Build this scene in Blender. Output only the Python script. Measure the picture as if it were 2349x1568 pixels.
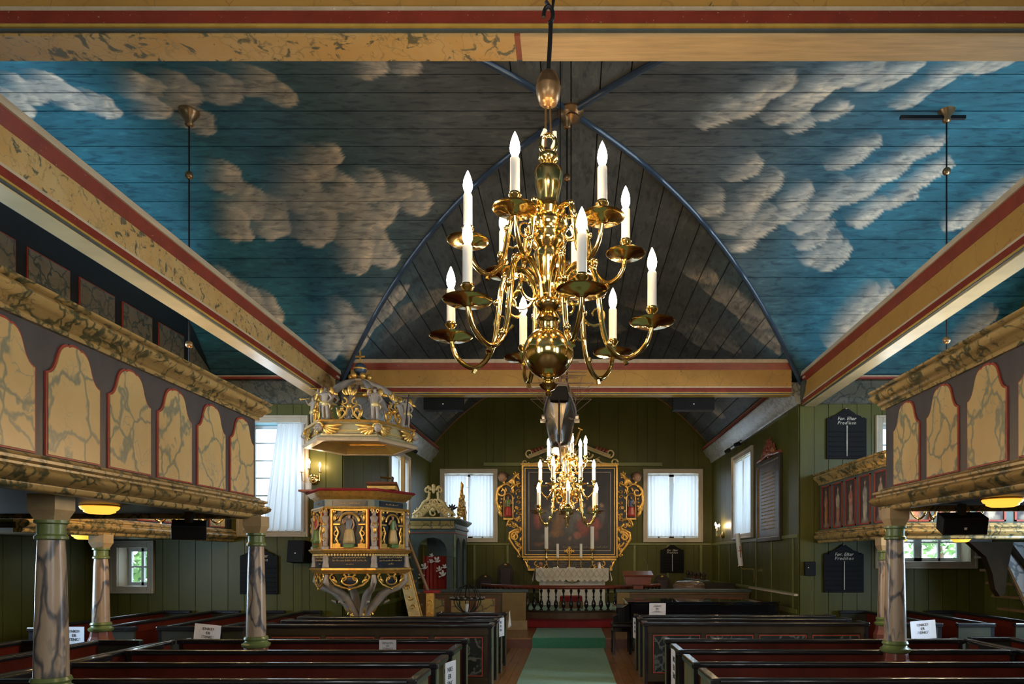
import bpy, bmesh, math, random
import numpy as np
from mathutils import Vector, Matrix, noise
random.seed(7)
PI = math.pi
SC = bpy.context.scene
COL = SC.collection
for o in list(bpy.data.objects):
    bpy.data.objects.remove(o)

# ---------------------------------------------------------------- camera, world, light, exposure
cam_d = bpy.data.cameras.new('camera')
cam_d.sensor_width = 36.0
cam_d.lens = 24.0
cam_d.shift_x = -0.0577
cam_d.shift_y = 0.2112
cam_d.clip_start = 0.05
cam_o = bpy.data.objects.new('camera', cam_d)
cam_o.location = (0, 0, 1.9)
cam_o.rotation_euler = (PI/2, 0, 0)
COL.objects.link(cam_o)
SC.camera = cam_o

world = bpy.data.worlds.new('overcast_sky')
SC.world = world
world.use_nodes = True
_bg = world.node_tree.nodes['Background']
_bg.inputs[0].default_value = (0.70, 0.86, 1.0, 1)
_bg.inputs[1].default_value = 4.6

def window_light(loc, rot, sx, sy, power, col=(0.56, 0.78, 1.0)):
    """Daylight entering through one of the church windows."""
    l = bpy.data.lights.new('window_daylight', 'AREA')
    l.shape = 'RECTANGLE'; l.size = sx; l.size_y = sy
    l.energy = power; l.color = col
    o = bpy.data.objects.new('window_daylight', l)
    o.location = loc; o.rotation_euler = rot
    COL.objects.link(o)
    return o
# transept end walls (two tiers), nave side walls behind the camera, nave west wall
DAY = 1.0
for y in (6.3, 8.7):
    window_light((-8.62, y, 3.75), (0, -PI/2, 0), 1.5, 1.15, 150*DAY)
    window_light((7.52, y, 3.75), (0, PI/2, 0), 1.5, 1.15, 150*DAY)
for x in (-5.5, 5.5):
    window_light((x, 4.22, 3.8), (PI/2, 0, PI), 1.3, 1.5, 50*DAY)  # lamps of the added west windows, brightening the side-arm vault
window_light((-8.62, 8.7, 1.7), (0, -PI/2, 0), 0.95, 1.15, 80*DAY)
window_light((7.52, 8.7, 1.7), (0, PI/2, 0), 0.95, 1.15, 80*DAY)
for y in (-4.6, -1.6):
    window_light((-4.2, y, 3.1), (0, -PI/2, 0), 2.0, 1.25, 50*DAY, (0.95, 0.97, 1.0))
    window_light((4.2, y, 3.1), (0, PI/2, 0), 2.0, 1.25, 50*DAY, (0.95, 0.97, 1.0))
window_light((0, -6.85, 4.2), (PI/2, 0, 0), 3.0, 2.0, 90*DAY, (1.0, 0.95, 0.88))

vs = SC.view_settings
vs.view_transform = 'Standard'
try: vs.look = 'None'
except Exception: pass
vs.gamma = 1.0
vs.use_curve_mapping = False
vs.exposure = 0.5

# ---------------------------------------------------------------- materials
MATS = {}
def _m(name):
    m = bpy.data.materials.new(name); m.use_nodes = True
    nt = m.node_tree
    b = nt.nodes['Principled BSDF']
    MATS[name] = m
    return m, nt, b
def _n(nt, typ, **kw):
    n = nt.nodes.new(typ)
    for k, v in kw.items():
        setattr(n, k, v)
    return n
def _pos(nt, scale=(1, 1, 1), rot=(0, 0, 0)):
    g = _n(nt, 'ShaderNodeNewGeometry')
    mp = _n(nt, 'ShaderNodeMapping')
    mp.inputs['Scale'].default_value = scale
    mp.inputs['Rotation'].default_value = rot
    nt.links.new(g.outputs['Position'], mp.inputs['Vector'])
    return mp.outputs['Vector']
def _noise(nt, vec, scale, detail=4, rough=.55, dist=0):
    n = _n(nt, 'ShaderNodeTexNoise')
    n.inputs['Scale'].default_value = scale
    n.inputs['Detail'].default_value = detail
    n.inputs['Roughness'].default_value = rough
    n.inputs['Distortion'].default_value = dist
    nt.links.new(vec, n.inputs['Vector'])
    return n.outputs['Fac']
def _ramp(nt, fac, stops):
    r = _n(nt, 'ShaderNodeValToRGB')
    cr = r.color_ramp
    while len(cr.elements) < len(stops): cr.elements.new(0.5)
    for e, (p, c) in zip(cr.elements, stops):
        e.position = p
        e.color = (c[0], c[1], c[2], 1)
    nt.links.new(fac, r.inputs['Fac'])
    return r.outputs['Color']
def _mix(nt, fac, a, b, mode='MIX'):
    x = _n(nt, 'ShaderNodeMix', data_type='RGBA', blend_type=mode)
    if hasattr(fac, 'node'): nt.links.new(fac, x.inputs[0])
    else: x.inputs[0].default_value = fac
    for s, i in ((a, 6), (b, 7)):
        if hasattr(s, 'node'): nt.links.new(s, x.inputs[i])
        else: x.inputs[i].default_value = (s[0], s[1], s[2], 1)
    return x.outputs[2]
def _bump(nt, b, h, strength, dist=.01):
    bp = _n(nt, 'ShaderNodeBump')
    bp.inputs['Strength'].default_value = strength
    bp.inputs['Distance'].default_value = dist
    nt.links.new(h, bp.inputs['Height'])
    nt.links.new(bp.outputs['Normal'], b.inputs['Normal'])
def sc(c, k): return tuple(min(1, v*k) for v in c)
def paint(name, col, rough=.5, metal=0, var=.2, scale=6, bump=.15, stretch=(1, 1, 1), coat=0, spec=.5, wear=None):
    m, nt, b = _m(name)
    v = _pos(nt, stretch)
    f = _noise(nt, v, scale, 5, .6)
    c = _ramp(nt, f, [(.3, sc(col, 1-var)), (.7, sc(col, 1+var))])
    if wear:
        f2 = _noise(nt, _pos(nt), 38, 4, .7)
        c = _mix(nt, _ramp(nt, f2, [(.66, (0, 0, 0)), (.72, (1, 1, 1))]), c, wear)
    nt.links.new(c, b.inputs['Base Color'])
    b.inputs['Roughness'].default_value = rough
    b.inputs['Metallic'].default_value = metal
    b.inputs['Coat Weight'].default_value = coat
    b.inputs['Specular IOR Level'].default_value = spec
    if bump: _bump(nt, b, _noise(nt, v, scale*5, 4, .6), bump)
    return m
def marble(name, base, base2, vein, vein2, scale=2.2, width=.07, rough=.3, stretch=(1, 1, 1), rot=(0, 0, 0), warp=.35, fine=.5, blot=None, bs=None, bt=(.57, .66)):
    """Hand-painted marbling: mottled ground with a warped net of veins."""
    m, nt, b = _m(name)
    v = _pos(nt, stretch, rot)
    g = _ramp(nt, _noise(nt, v, scale*.9, 4, .6), [(.3, base), (.7, base2)])
    nz = _n(nt, 'ShaderNodeTexNoise'); nz.inputs['Scale'].default_value = scale*1.3; nz.inputs['Detail'].default_value = 3
    nt.links.new(v, nz.inputs['Vector'])
    ad = _n(nt, 'ShaderNodeVectorMath', operation='MULTIPLY_ADD')
    ad.inputs[1].default_value = (warp, warp, warp)
    nt.links.new(nz.outputs['Color'], ad.inputs[0]); nt.links.new(v, ad.inputs[2])
    def net(s, w):
        vo = _n(nt, 'ShaderNodeTexVoronoi', feature='DISTANCE_TO_EDGE')
        vo.inputs['Scale'].default_value = s
        nt.links.new(ad.outputs[0], vo.inputs['Vector'])
        return _ramp(nt, vo.outputs['Distance'], [(0, (1, 1, 1)), (w*.45, (.75, .75, .75)), (w, (0, 0, 0))])
    c = _mix(nt, net(scale, width), g, vein)
    if fine: 
        f = net(scale*2.6, width*.7)
        mk = _ramp(nt, _noise(nt, v, scale*1.1, 2), [(.5, (0, 0, 0)), (.62, (fine, fine, fine))])
        c = _mix(nt, _mix(nt, 1, f, mk, 'MULTIPLY'), c, vein2)
    if blot:
        c = _mix(nt, _ramp(nt, _noise(nt, v, bs or scale*3.2, 3, .6, .8), [(bt[0], (0, 0, 0)), (bt[1], (.9, .9, .9))]), c, blot)
    nt.links.new(c, b.inputs['Base Color'])
    b.inputs['Roughness'].default_value = rough
    _bump(nt, b, _noise(nt, _pos(nt), 30, 3), .08)
    return m
def attr_mat(name, rough=.55, streak=(1, 1, 1), amount=.35, scale=9):
    m, nt, b = _m(name)
    a = _n(nt, 'ShaderNodeVertexColor'); a.layer_name = 'Col'
    f = _noise(nt, _pos(nt, streak), scale, 5, .65, .3)
    k = _ramp(nt, f, [(.35, (1-amount,)*3), (.62, (1, 1, 1))])
    nt.links.new(_mix(nt, 1, a.outputs['Color'], k, 'MULTIPLY'), b.inputs['Base Color'])
    b.inputs['Roughness'].default_value = rough
    return m
def emit(name, col, strength):
    m, nt, b = _m(name)
    b.inputs['Base Color'].default_value = (*col, 1)
    b.inputs['Emission Color'].default_value = (*col, 1)
    b.inputs['Emission Strength'].default_value = strength
    return m

GREEN = paint('green_wall_paint', (.076, .074, .011), .42, spec=.22, var=.14, scale=3, stretch=(1, 1, .25), bump=.12)
GREEN2 = paint('green_trim_paint', (.135, .145, .028), .36, var=.12, scale=3)
FRAME = paint('beige_frame_paint', (.42, .36, .26), .42, var=.08, scale=5)
PANE_W = paint('white_sash_paint', (.6, .66, .68), .4, var=.05)
TURQ = paint('turquoise_reveal_paint', (.10, .36, .46), .5, var=.1)
BLACKP = paint('black_pew_paint', (.012, .012, .014), .22, var=.3, coat=.5)
PEWRED = paint('red_pew_paint', (.090, .013, .006), .42, spec=.2, var=.25, scale=5, stretch=(1, 1, .4))
PEWDARK = paint('dark_brown_pew_paint', (.032, .022, .010), .4, var=.25, spec=.3)
PEWGREEN = paint('grey_green_pew_paint', (.13, .135, .07), .55, spec=.3, var=.2, stretch=(1, 1, .3))
PEWPANEL = marble('dark_marbled_pew_panel', (.012, .016, .015), (.02, .026, .024), (.10, .11, .10), (.07, .08, .07), 3, .05, .25)
SEATW = paint('seat_wood', (.12, .04, .02), .4)
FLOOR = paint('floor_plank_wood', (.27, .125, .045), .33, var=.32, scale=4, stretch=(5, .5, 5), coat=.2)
FLOORD = paint('dark_floor_wood', (.11, .065, .035), .5, var=.3)  # darker brown wood for base slabs, platforms and kneeler board
CARPET = paint('green_carpet', (.27, .46, .36), .95, var=.1, scale=20, bump=.4)
CARPETD = paint('green_carpet_edge', (.04, .20, .13), .95, var=.12, scale=20, bump=.4)
MOULD = marble('ochre_marbled_moulding', (.46, .31, .12), (.36, .24, .085), (.05, .06, .03), (.10, .09, .04), 3.0, .05, .3, warp=.5, fine=.7, blot=(.045, .055, .03), bs=8, bt=(.54, .63))
PANEL = marble('cream_marbled_panel', (.60, .43, .19), (.52, .36, .145), (.20, .21, .14), (.28, .27, .17), 3.4, .06, .33, warp=.30, fine=.8, stretch=(1, 1, .72))
PANELD = marble('grey_marbled_panel', (.20, .18, .14), (.15, .14, .11), (.05, .07, .075), (.04, .055, .06), 4.4, .09, .4, warp=.3, fine=.8)
PANELY = marble('yellow_marbled_panel', (.50, .37, .13), (.42, .30, .10), (.12, .13, .08), (.2, .2, .1), 3.6, .08, .4, warp=.3)
COLM = marble('column_marble_paint', (.46, .36, .25), (.36, .26, .18), (.075, .075, .085), (.13, .12, .12), 3.0, .085, .28, stretch=(1.5, 1.5, .5), rot=(.5, .4, .3), warp=.4, fine=.7)
COLG = paint('green_ring_paint', (.14, .19, .06), .3, var=.25)
COLR = paint('red_base_paint', (.16, .04, .025), .35, var=.2)
CAPB = paint('beige_capital_paint', (.40, .29, .15), .4, var=.15)
GALB = paint('dusky_purple_board', (.055, .050, .055), .42, var=.2, stretch=(1, 1, .3))
GALK = paint('black_blue_board', (.008, .012, .016), .5, var=.2)
REDL = paint('red_line_paint', (.30, .042, .022), .42, var=.2, wear=(.35, .2, .15))
REDB = paint('red_beam_paint', (.20, .026, .010), .4, var=.18, wear=(.45, .33, .25))
CREAM = paint('cream_trim_paint', (.50, .39, .25), .42, var=.15, scale=12, stretch=(1, .2, 1), wear=(.75, .68, .55))
BEAM = marble('ochre_beam_marbling', (.46, .245, .05), (.37, .19, .038), (.33, .17, .04), (.12, .09, .03), 2.4, .02, .42, fine=.3, blot=(.10, .075, .03), bs=13, bt=(.67, .72))
BEAML = marble('yellow_beam_marbling', (.52, .35, .14), (.48, .27, .075), (.36, .24, .09), (.16, .14, .07), 3.4, .03, .42, warp=.6, fine=.8, blot=(.075, .08, .05), bs=10, bt=(.565, .63))
SOFF = paint('pale_soffit_paint', (.52, .41, .22), .3, var=.15, scale=8, stretch=(.3, .3, 1))
SOFFW = paint('bare_soffit_wood', (.55, .37, .17), .5, var=.18, scale=7, stretch=(.4, 5, 5))
BLUEL = paint('blue_line_paint', (.06, .085, .095), .45)
YELL = paint('yellow_line_paint', (.42, .27, .05), .45)
RIB = paint('dark_blue_rib_paint', (.035, .055, .085), .3, var=.2)
CORND = marble('dark_marbled_cornice', (.10, .10, .075), (.07, .07, .05), (.03, .035, .03), (.16, .15, .11), 4, .08, .35, fine=.7)
CORN = marble('grey_marbled_cornice', (.34, .33, .26), (.22, .21, .16), (.12, .12, .09), (.15, .15, .11), 4, .08, .28, fine=.7)
GOLD = paint('carved_gilding', (.72, .42, .10), .34, .75, var=.25, scale=14, bump=.3)
GOLDP = paint('pale_gilding', (.66, .50, .22), .42, .35, var=.25, scale=12, bump=.3)
BRASS = paint('polished_brass', (.83, .60, .23), .13, 1.0, var=.06, scale=3, bump=0)
BRASSD = paint('aged_brass', (.28, .17, .08), .36, .8, var=.2)
IRON = paint('black_iron', (.015, .014, .014), .45, .4, var=.2)
BRKT = paint('dark_bracket_wood', (.022, .014, .007), .75, var=.2, spec=.08)
WAX = paint('white_candle', (.78, .76, .70), .4, var=.04)
BULB = emit('lit_candle_bulb', (1.0, .70, .38), 150)
AMBER = emit('lit_amber_lamp', (1.0, .46, .05), 1.1)
WHITE = paint('white_linen', (.72, .70, .66), .8, var=.05)
PAPER = paint('white_paper', (.70, .70, .74), .7, var=.03)
INK = paint('black_print', (.02, .02, .03), .7, bump=0)
SKIN = paint('carved_skin_paint', (.42, .24, .15), .45, var=.12)
GREYP = paint('grey_figure_paint', (.30, .25, .20), .45, var=.2)
HAIR = paint('brown_hair_paint', (.10, .05, .025), .5, var=.2)
BLACKB = paint('black_board_paint', (.006, .006, .006), .6, var=.2, spec=.15)
LETTER = paint('white_lettering', (.55, .52, .42), .6, bump=0)
GLET = paint('gold_lettering', (.50, .34, .12), .5, bump=0)
SPK = paint('black_speaker_case', (.006, .006, .006), .6, var=.1, spec=.2)
LACQ = paint('black_lacquer', (.006, .006, .007), .08, coat=.8, bump=0)
REDCL = paint('red_cloth', (.36, .025, .015), .8, var=.2, stretch=(6, 6, .6))
REDV = paint('red_velvet', (.26, .010, .014), .8, var=.2)
LREDW = paint('red_stained_wood', (.24, .05, .022), .32, var=.15, stretch=(1, 1, .3))
CABG = paint('grey_blue_green_paint', (.075, .105, .095), .4, var=.15)
NAVY = paint('dark_navy_paint', (.012, .015, .022), .35)
BLUEG = paint('blue_orb_paint', (.03, .06, .10), .35)
OAK = paint('brown_oak', (.17, .09, .03), .4, var=.25, stretch=(1, 1, .3))
PIER = paint('ochre_pier_paint', (.26, .16, .035), .4, var=.15)
PANELF = paint('brown_frame_paint', (.12, .07, .025), .4, var=.2)
ROBE_R = paint('red_robe_paint', (.33, .03, .02), .4)
ROBE_G = paint('green_robe_paint', (.09, .16, .04), .4)
ROBE_B = paint('blue_robe_paint', (.05, .09, .17), .4)
ROBE_C = paint('cream_robe_paint', (.42, .30, .12), .4)
ROBE_S = paint('slate_robe_paint', (.12, .13, .14), .4)
LINEN = paint('lace_linen', (.62, .58, .50), .85, var=.1, scale=40)
ATTR = attr_mat('painted_canvas', .35, amount=.35, scale=14)
def sky_mat(name, st):
    """brush-dabbed sky paint: vertex-painted design, streaky dabs along the boards, broad mottling, joint sides darker"""
    m, nt, b = _m(name)
    at = _n(nt, 'ShaderNodeVertexColor'); at.layer_name = 'Col'
    d1 = _noise(nt, _pos(nt, st), 9.0, 3, .55, .6)
    k1 = _ramp(nt, d1, [(.36, (.55, .58, .62)), (.46, (.95, .95, .95)), (.58, (1.0, 1.0, 1.0)), (.66, (1.35, 1.3, 1.22))])
    d2 = _noise(nt, _pos(nt), 1.6, 4, .6)
    k2 = _ramp(nt, d2, [(.3, (.78, .78, .78)), (.65, (1.1, 1.1, 1.1))])
    c = _mix(nt, 1, _mix(nt, 1, at.outputs['Color'], k1, 'MULTIPLY'), k2, 'MULTIPLY')
    nt.links.new(c, b.inputs['Base Color'])
    b.inputs['Roughness'].default_value = .5
    b.inputs['Specular IOR Level'].default_value = .35
    return m
SKY = sky_mat('painted_sky_boards', (.42, 1.6, 1.6))
SKY2 = sky_mat('painted_sky_boards_lengthwise', (1.6, .42, 1.6))
def glass():
    m, nt, b = _m('window_glass')
    b.inputs['Base Color'].default_value = (.95, .98, 1, 1)
    b.inputs['Roughness'].default_value = .02
    t = _n(nt, 'ShaderNodeBsdfTransparent')
    mx = _n(nt, 'ShaderNodeMixShader'); mx.inputs[0].default_value = .12
    nt.links.new(t.outputs[0], mx.inputs[1]); nt.links.new(b.outputs[0], mx.inputs[2])
    nt.links.new(mx.outputs[0], nt.nodes['Material Output'].inputs[0])
    return m
GLASS = glass()
def curtain():
    m, nt, b = _m('sheer_curtain')
    b.inputs['Base Color'].default_value = (.74, .76, .78, 1)
    b.inputs['Roughness'].default_value = .9
    tr = _n(nt, 'ShaderNodeBsdfTranslucent'); tr.inputs[0].default_value = (.74, .78, .82, 1)
    mx = _n(nt, 'ShaderNodeMixShader'); mx.inputs[0].default_value = .5
    nt.links.new(b.outputs[0], mx.inputs[1]); nt.links.new(tr.outputs[0], mx.inputs[2])
    nt.links.new(mx.outputs[0], nt.nodes['Material Output'].inputs[0])
    return m
CURT = curtain()

# ---------------------------------------------------------------- mesh helpers
WLOC = {}
class MB:
    def __init__(s, m=None):
        s.v = []; s.f = []; s.m = m
    def add(s, vs, fs):
        o = len(s.v)
        if s.m is not None: vs = [tuple(s.m @ Vector(v)) for v in vs]
        s.v.extend(vs); s.f.extend([tuple(i+o for i in f) for f in fs])
        return s
    def box(s, x0, x1, y0, y1, z0, z1):
        return s.add([(x0,y0,z0),(x1,y0,z0),(x1,y1,z0),(x0,y1,z0),(x0,y0,z1),(x1,y0,z1),(x1,y1,z1),(x0,y1,z1)],
                     [(0,3,2,1),(4,5,6,7),(0,1,5,4),(1,2,6,5),(2,3,7,6),(3,0,4,7)])
    def lathe(s, prof, c=(0, 0, 0), n=16, sx=1, sy=1, a0=0, ripple=0, rn=8):
        vs = []; fs = []
        for r, z in prof:
            for k in range(n):
                a = a0+2*PI*k/n
                rr = r*(1+ripple*math.sin(rn*a)) if ripple else r
                vs.append((c[0]+rr*math.cos(a)*sx, c[1]+rr*math.sin(a)*sy, c[2]+z))
        m = len(prof)
        for i in range(m-1):
            for k in range(n):
                j = (k+1) % n
                fs.append((i*n+k, i*n+j, (i+1)*n+j, (i+1)*n+k))
        fs.append(tuple(range(n-1, -1, -1))); fs.append(tuple((m-1)*n+k for k in range(n)))
        return s.add(vs, fs)
    def tube(s, pts, r, n=6, closed=False, flat=1):
        pts = [Vector(p) for p in pts]; m = len(pts)
        rs = r if isinstance(r, (list, tuple)) else [r]*m
        vs = []; fs = []
        up = None
        for i in range(m):
            a = pts[(i-1) % m] if (closed or i > 0) else pts[i]
            b = pts[(i+1) % m] if (closed or i < m-1) else pts[i]
            t = (b-a)
            if t.length < 1e-9: t = Vector((0, 0, 1))
            t.normalize()
            if up is None:
                up = Vector((0, 0, 1)) if abs(t.z) < .9 else Vector((0, 1, 0))
            up = (up - t*up.dot(t))
            if up.length < 1e-6: up = t.orthogonal()
            up.normalize()
            sd = t.cross(up)
            for k in range(n):
                a_ = 2*PI*k/n
                vs.append(tuple(pts[i] + (up*math.cos(a_) + sd*math.sin(a_)*flat)*rs[i]))
        for i in range(m if closed else m-1):
            i2 = (i+1) % m
            for k in range(n):
                j = (k+1) % n
                fs.append((i*n+k, i2*n+k, i2*n+j, i*n+j))
        if not closed:
            fs.append(tuple(range(n))); fs.append(tuple((m-1)*n+k for k in range(n-1, -1, -1)))
        return s.add(vs, fs)
    def prism(s, poly, y0, y1):
        """polygon in XZ extruded along Y"""
        n = len(poly)
        vs = [(x, y0, z) for x, z in poly]+[(x, y1, z) for x, z in poly]
        fs = [tuple(range(n)), tuple(range(2*n-1, n-1, -1))]
        fs += [(k, k+n, (k+1) % n+n, (k+1) % n) for k in range(n)]
        return s.add(vs, fs)
    def slab(s, poly, z0, z1):
        n = len(poly)
        vs = [(x, y, z0) for x, y in poly]+[(x, y, z1) for x, y in poly]
        fs = [tuple(range(n-1, -1, -1)), tuple(range(n, 2*n))]
        fs += [(k, (k+1) % n, (k+1) % n+n, k+n) for k in range(n)]
        return s.add(vs, fs)
    def sweep(s, prof, path, z=0, closed=False):
        """profile (out, up) swept along a level polyline, mitred; 'out' is to the right of travel"""
        P_ = [Vector((p[0], p[1])) for p in path]; m = len(P_); n = len(prof)
        vs = []; fs = []
        for i in range(m):
            d0 = (P_[i]-P_[i-1]).normalized() if (i > 0 or closed) else None
            d1 = (P_[(i+1) % m]-P_[i]).normalized() if (i < m-1 or closed) else None
            if d0 is None: d0 = d1
            if d1 is None: d1 = d0
            n0 = Vector((d0.y, -d0.x)); n1 = Vector((d1.y, -d1.x))
            nn = (n0+n1)
            nn = nn/max(.2, (1+n0.dot(n1)))
            for o, h in prof:
                q = P_[i]+nn*o
                vs.append((q.x, q.y, z+h))
        for i in range(m if closed else m-1):
            i2 = (i+1) % m
            for k in range(n):
                j = (k+1) % n
                fs.append((i*n+k, i2*n+k, i2*n+j, i*n+j))
        if not closed:
            fs.append(tuple(range(n-1, -1, -1))); fs.append(tuple((m-1)*n+k for k in range(n)))
        return s.add(vs, fs)
    def ball(s, c, r, n=12, m=8, sx=1, sy=1, sz=1, rot=None):
        vs = [(0, 0, -r*sz)]; fs = []
        for i in range(1, m):
            t = -PI/2+PI*i/m
            for k in range(n):
                a = 2*PI*k/n
                vs.append((r*sx*math.cos(t)*math.cos(a), r*sy*math.cos(t)*math.sin(a), r*sz*math.sin(t)))
        vs.append((0, 0, r*sz))
        for k in range(n): fs.append((0, 1+(k+1) % n, 1+k))
        for i in range(m-2):
            for k in range(n):
                j = (k+1) % n
                fs.append((1+i*n+k, 1+i*n+j, 1+(i+1)*n+j, 1+(i+1)*n+k))
        t = len(vs)-1; b = 1+(m-2)*n
        for k in range(n): fs.append((b+k, b+(k+1) % n, t))
        if rot is not None: vs = [tuple(rot @ Vector(v)) for v in vs]
        return s.add([(v[0]+c[0], v[1]+c[1], v[2]+c[2]) for v in vs], fs)
    def spiral(s, cx, cz, r0, r1, a0, a1, th, y=0, n=14, flat=1):
        """tapering scroll in the XZ plane"""
        pts = []; rs = []
        for i in range(n+1):
            t = i/n; a = a0+(a1-a0)*t; r = r0+(r1-r0)*t
            pts.append((cx+r*math.cos(a), y, cz+r*math.sin(a))); rs.append(th*(1-.55*t))
        return s.tube(pts, rs, 6, flat=flat)
    def leaf(s, x, z, L, w, ang, y=0, t=.3):
        return s.ball((x+math.cos(ang)*L/2, y, z+math.sin(ang)*L/2), 1, 8, 6, L/2, w*t, w/2, Matrix.Rotation(-ang, 3, 'Y'))
    def build(s, name, mat, parent=None, loc=None, smooth=None, bevel=0):
        if parent is not None: off = WLOC[parent.name]
        else: off = Vector(loc) if loc is not None else Vector((0, 0, 0))
        me = bpy.data.meshes.new(name)
        me.from_pydata([(v[0]-off.x, v[1]-off.y, v[2]-off.z) for v in s.v], [], s.f)
        me.materials.append(mat)
        if smooth:
            me.polygons.foreach_set('use_smooth', [True]*len(me.polygons))
            me.set_sharp_from_angle(angle=math.radians(smooth if smooth is not True else 45))
        me.update()
        return link(name, me, parent, off, bevel)
def link(name, me, parent=None, off=Vector((0, 0, 0)), bevel=0):
    o = bpy.data.objects.new(name, me); COL.objects.link(o)
    if parent is not None: o.parent = parent
    else: o.location = off
    WLOC[o.name] = Vector(off)
    if bevel:
        b = o.modifiers.new('bevel', 'BEVEL'); b.width = bevel; b.segments = 2; b.limit_method = 'ANGLE'
    return o
def tag(o, label, cat, group=None, kind=None):
    o['label'] = label
    if cat: o['category'] = cat
    if group: o['group'] = group
    if kind: o['kind'] = kind
    return o
def thing(name, label, cat, loc=(0, 0, 0), group=None):
    o = bpy.data.objects.new(name, None); COL.objects.link(o)
    o.empty_display_size = .1
    o.location = loc; WLOC[o.name] = Vector(loc)
    return tag(o, label, cat, group)
def part(name, mat, parent, smooth=None, bevel=0):
    """decorator-free helper: with part(...) as mb"""
    return _Part(name, mat, parent, smooth, bevel)
class _Part:
    def __init__(s, *a): s.a = a; s.mb = MB(); s.o = None
    def __enter__(s): return s.mb
    def __exit__(s, *e):
        if e[0] is None:
            n, m, p, sm, bv = s.a
            s.o = s.mb.build(n, m, p, smooth=sm, bevel=bv)
def struct(name, mb, mat, smooth=None, parent=None, label=None):
    o = mb.build(name, mat, parent, smooth=smooth)
    if parent is None:
        o['kind'] = 'structure'
        if label: o['label'] = label
    return o
def copy_tree(o, parent=None):
    c = o.copy(); COL.objects.link(c); c.parent = parent
    if parent is not None: c.matrix_parent_inverse = o.matrix_parent_inverse
    for ch in o.children: copy_tree(ch, c)
    return c
def dup(root, loc, rz=0, label=None, group=None):
    c = copy_tree(root)
    c.location = loc; c.rotation_euler = (0, 0, rz)
    if label: c['label'] = label
    if group: c['group'] = group
    return c
_txt = {}
def text(s, size, mat, parent, M, name='lettering', shear=0, space=1.0, align='CENTER'):
    """flat print: letters as a thin mesh placed by matrix M (parent local frame)"""
    k = (s, size, shear, space, align)
    if k not in _txt:
        cu = bpy.data.curves.new('t', 'FONT')
        cu.body = s; cu.size = size; cu.shear = shear; cu.space_character = space
        cu.align_x = align; cu.align_y = 'CENTER'; cu.extrude = .0012; cu.resolution_u = 3
        ob = bpy.data.objects.new('t', cu); COL.objects.link(ob)
        dg = bpy.context.evaluated_depsgraph_get()
        _txt[k] = bpy.data.meshes.new_from_object(ob.evaluated_get(dg))
        bpy.data.objects.remove(ob); bpy.data.curves.remove(cu)
    me = _txt[k].copy(); me.materials.clear(); me.materials.append(mat)
    o = bpy.data.objects.new(name, me); COL.objects.link(o)
    o.parent = parent; o.matrix_local = M
    return o
def squiggle(mb, x0, x1, z, h, y, seed, th=.004):
    """a line of old handwriting too small to read: running pen strokes"""
    r = random.Random(seed); pts = []; x = x0
    while x < x1:
        n = r.randint(3, 8)
        for i in range(n*2):
            pts.append((x, y, z+(h*.5 if i % 2 else 0)*(1.9 if r.random() < .18 else r.uniform(.6, 1))))
            x += h*.19
            if x > x1: break
        if len(pts) > 1: mb.tube(pts, th, 3)
        pts = []; x += h*.35
    return mb
def paint_plane(name, w, h, nx, ny, fn, mat, parent, M, thick=0):
    """painted picture: flat grid in local XZ, coloured per vertex"""
    vs = [((i/nx-.5)*w, 0, (j/ny)*h) for j in range(ny+1) for i in range(nx+1)]
    fs = [(j*(nx+1)+i, j*(nx+1)+i+1, (j+1)*(nx+1)+i+1, (j+1)*(nx+1)+i) for j in range(ny) for i in range(nx)]
    me = bpy.data.meshes.new(name)
    me.from_pydata([tuple(M @ Vector(v)) for v in vs], [], fs)
    ca = me.color_attributes.new('Col', 'FLOAT_COLOR', 'POINT')
    d = []
    for j in range(ny+1):
        for i in range(nx+1):
            c = fn(i/nx, j/ny); d += [c[0], c[1], c[2], 1]
    ca.data.foreach_set('color', d)
    me.materials.append(mat)
    o = bpy.data.objects.new(name, me); COL.objects.link(o); o.parent = parent
    return o
def blobs(base, items, seed=0, grain=.3):
    """painter: soft ellipses (cx, cy, rx, ry, angle, colour, softness) over a mottled ground"""
    def fn(u, v):
        g = 1+grain*noise.noise(Vector((u*9+seed, v*9, seed*1.7)))
        c = [base[0]*g, base[1]*g, base[2]*g]
        wu = u+.02*noise.noise(Vector((u*14, v*14, seed+3.1))); wv = v+.02*noise.noise(Vector((u*14, v*14, seed+9.7)))
        for (cx, cy, rx, ry, an, col, so) in items:
            dx, dy = wu-cx, wv-cy
            p = dx*math.cos(an)+dy*math.sin(an); q = -dx*math.sin(an)+dy*math.cos(an)
            d = math.sqrt((p/rx)**2+(q/ry)**2)
            a = max(0, min(1, (1-d)/so))
            if a > 0:
                f = 1+.35*noise.noise(Vector((u*22, v*8, seed)))
                for k in range(3): c[k] = c[k]*(1-a)+col[k]*f*a
        return c
    return fn
def skin_figure(name, J, bones, mat, parent, M, sub=1):
    me = bpy.data.meshes.new(name)
    ks = list(J)
    me.from_pydata([tuple(M @ Vector(J[k][0])) for k in ks], [(ks.index(a), ks.index(b)) for a, b in bones], [])
    s = M.to_scale()[0]
    o = bpy.data.objects.new(name, me); COL.objects.link(o)
    me.materials.append(mat)
    md = o.modifiers.new('skin', 'SKIN'); md.use_smooth_shade = True
    for i, k in enumerate(ks):
        r = J[k][1]*s
        me.skin_vertices[0].data[i].radius = (r, r)
        me.skin_vertices[0].data[i].use_root = (k == 'pelvis')
    sd = o.modifiers.new('sub', 'SUBSURF'); sd.levels = sub; sd.render_levels = sub
    o.parent = parent
    return o
BONES = [('pelvis','spine'),('spine','chest'),('chest','neck'),('neck','jaw'),('jaw','crown')]
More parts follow.
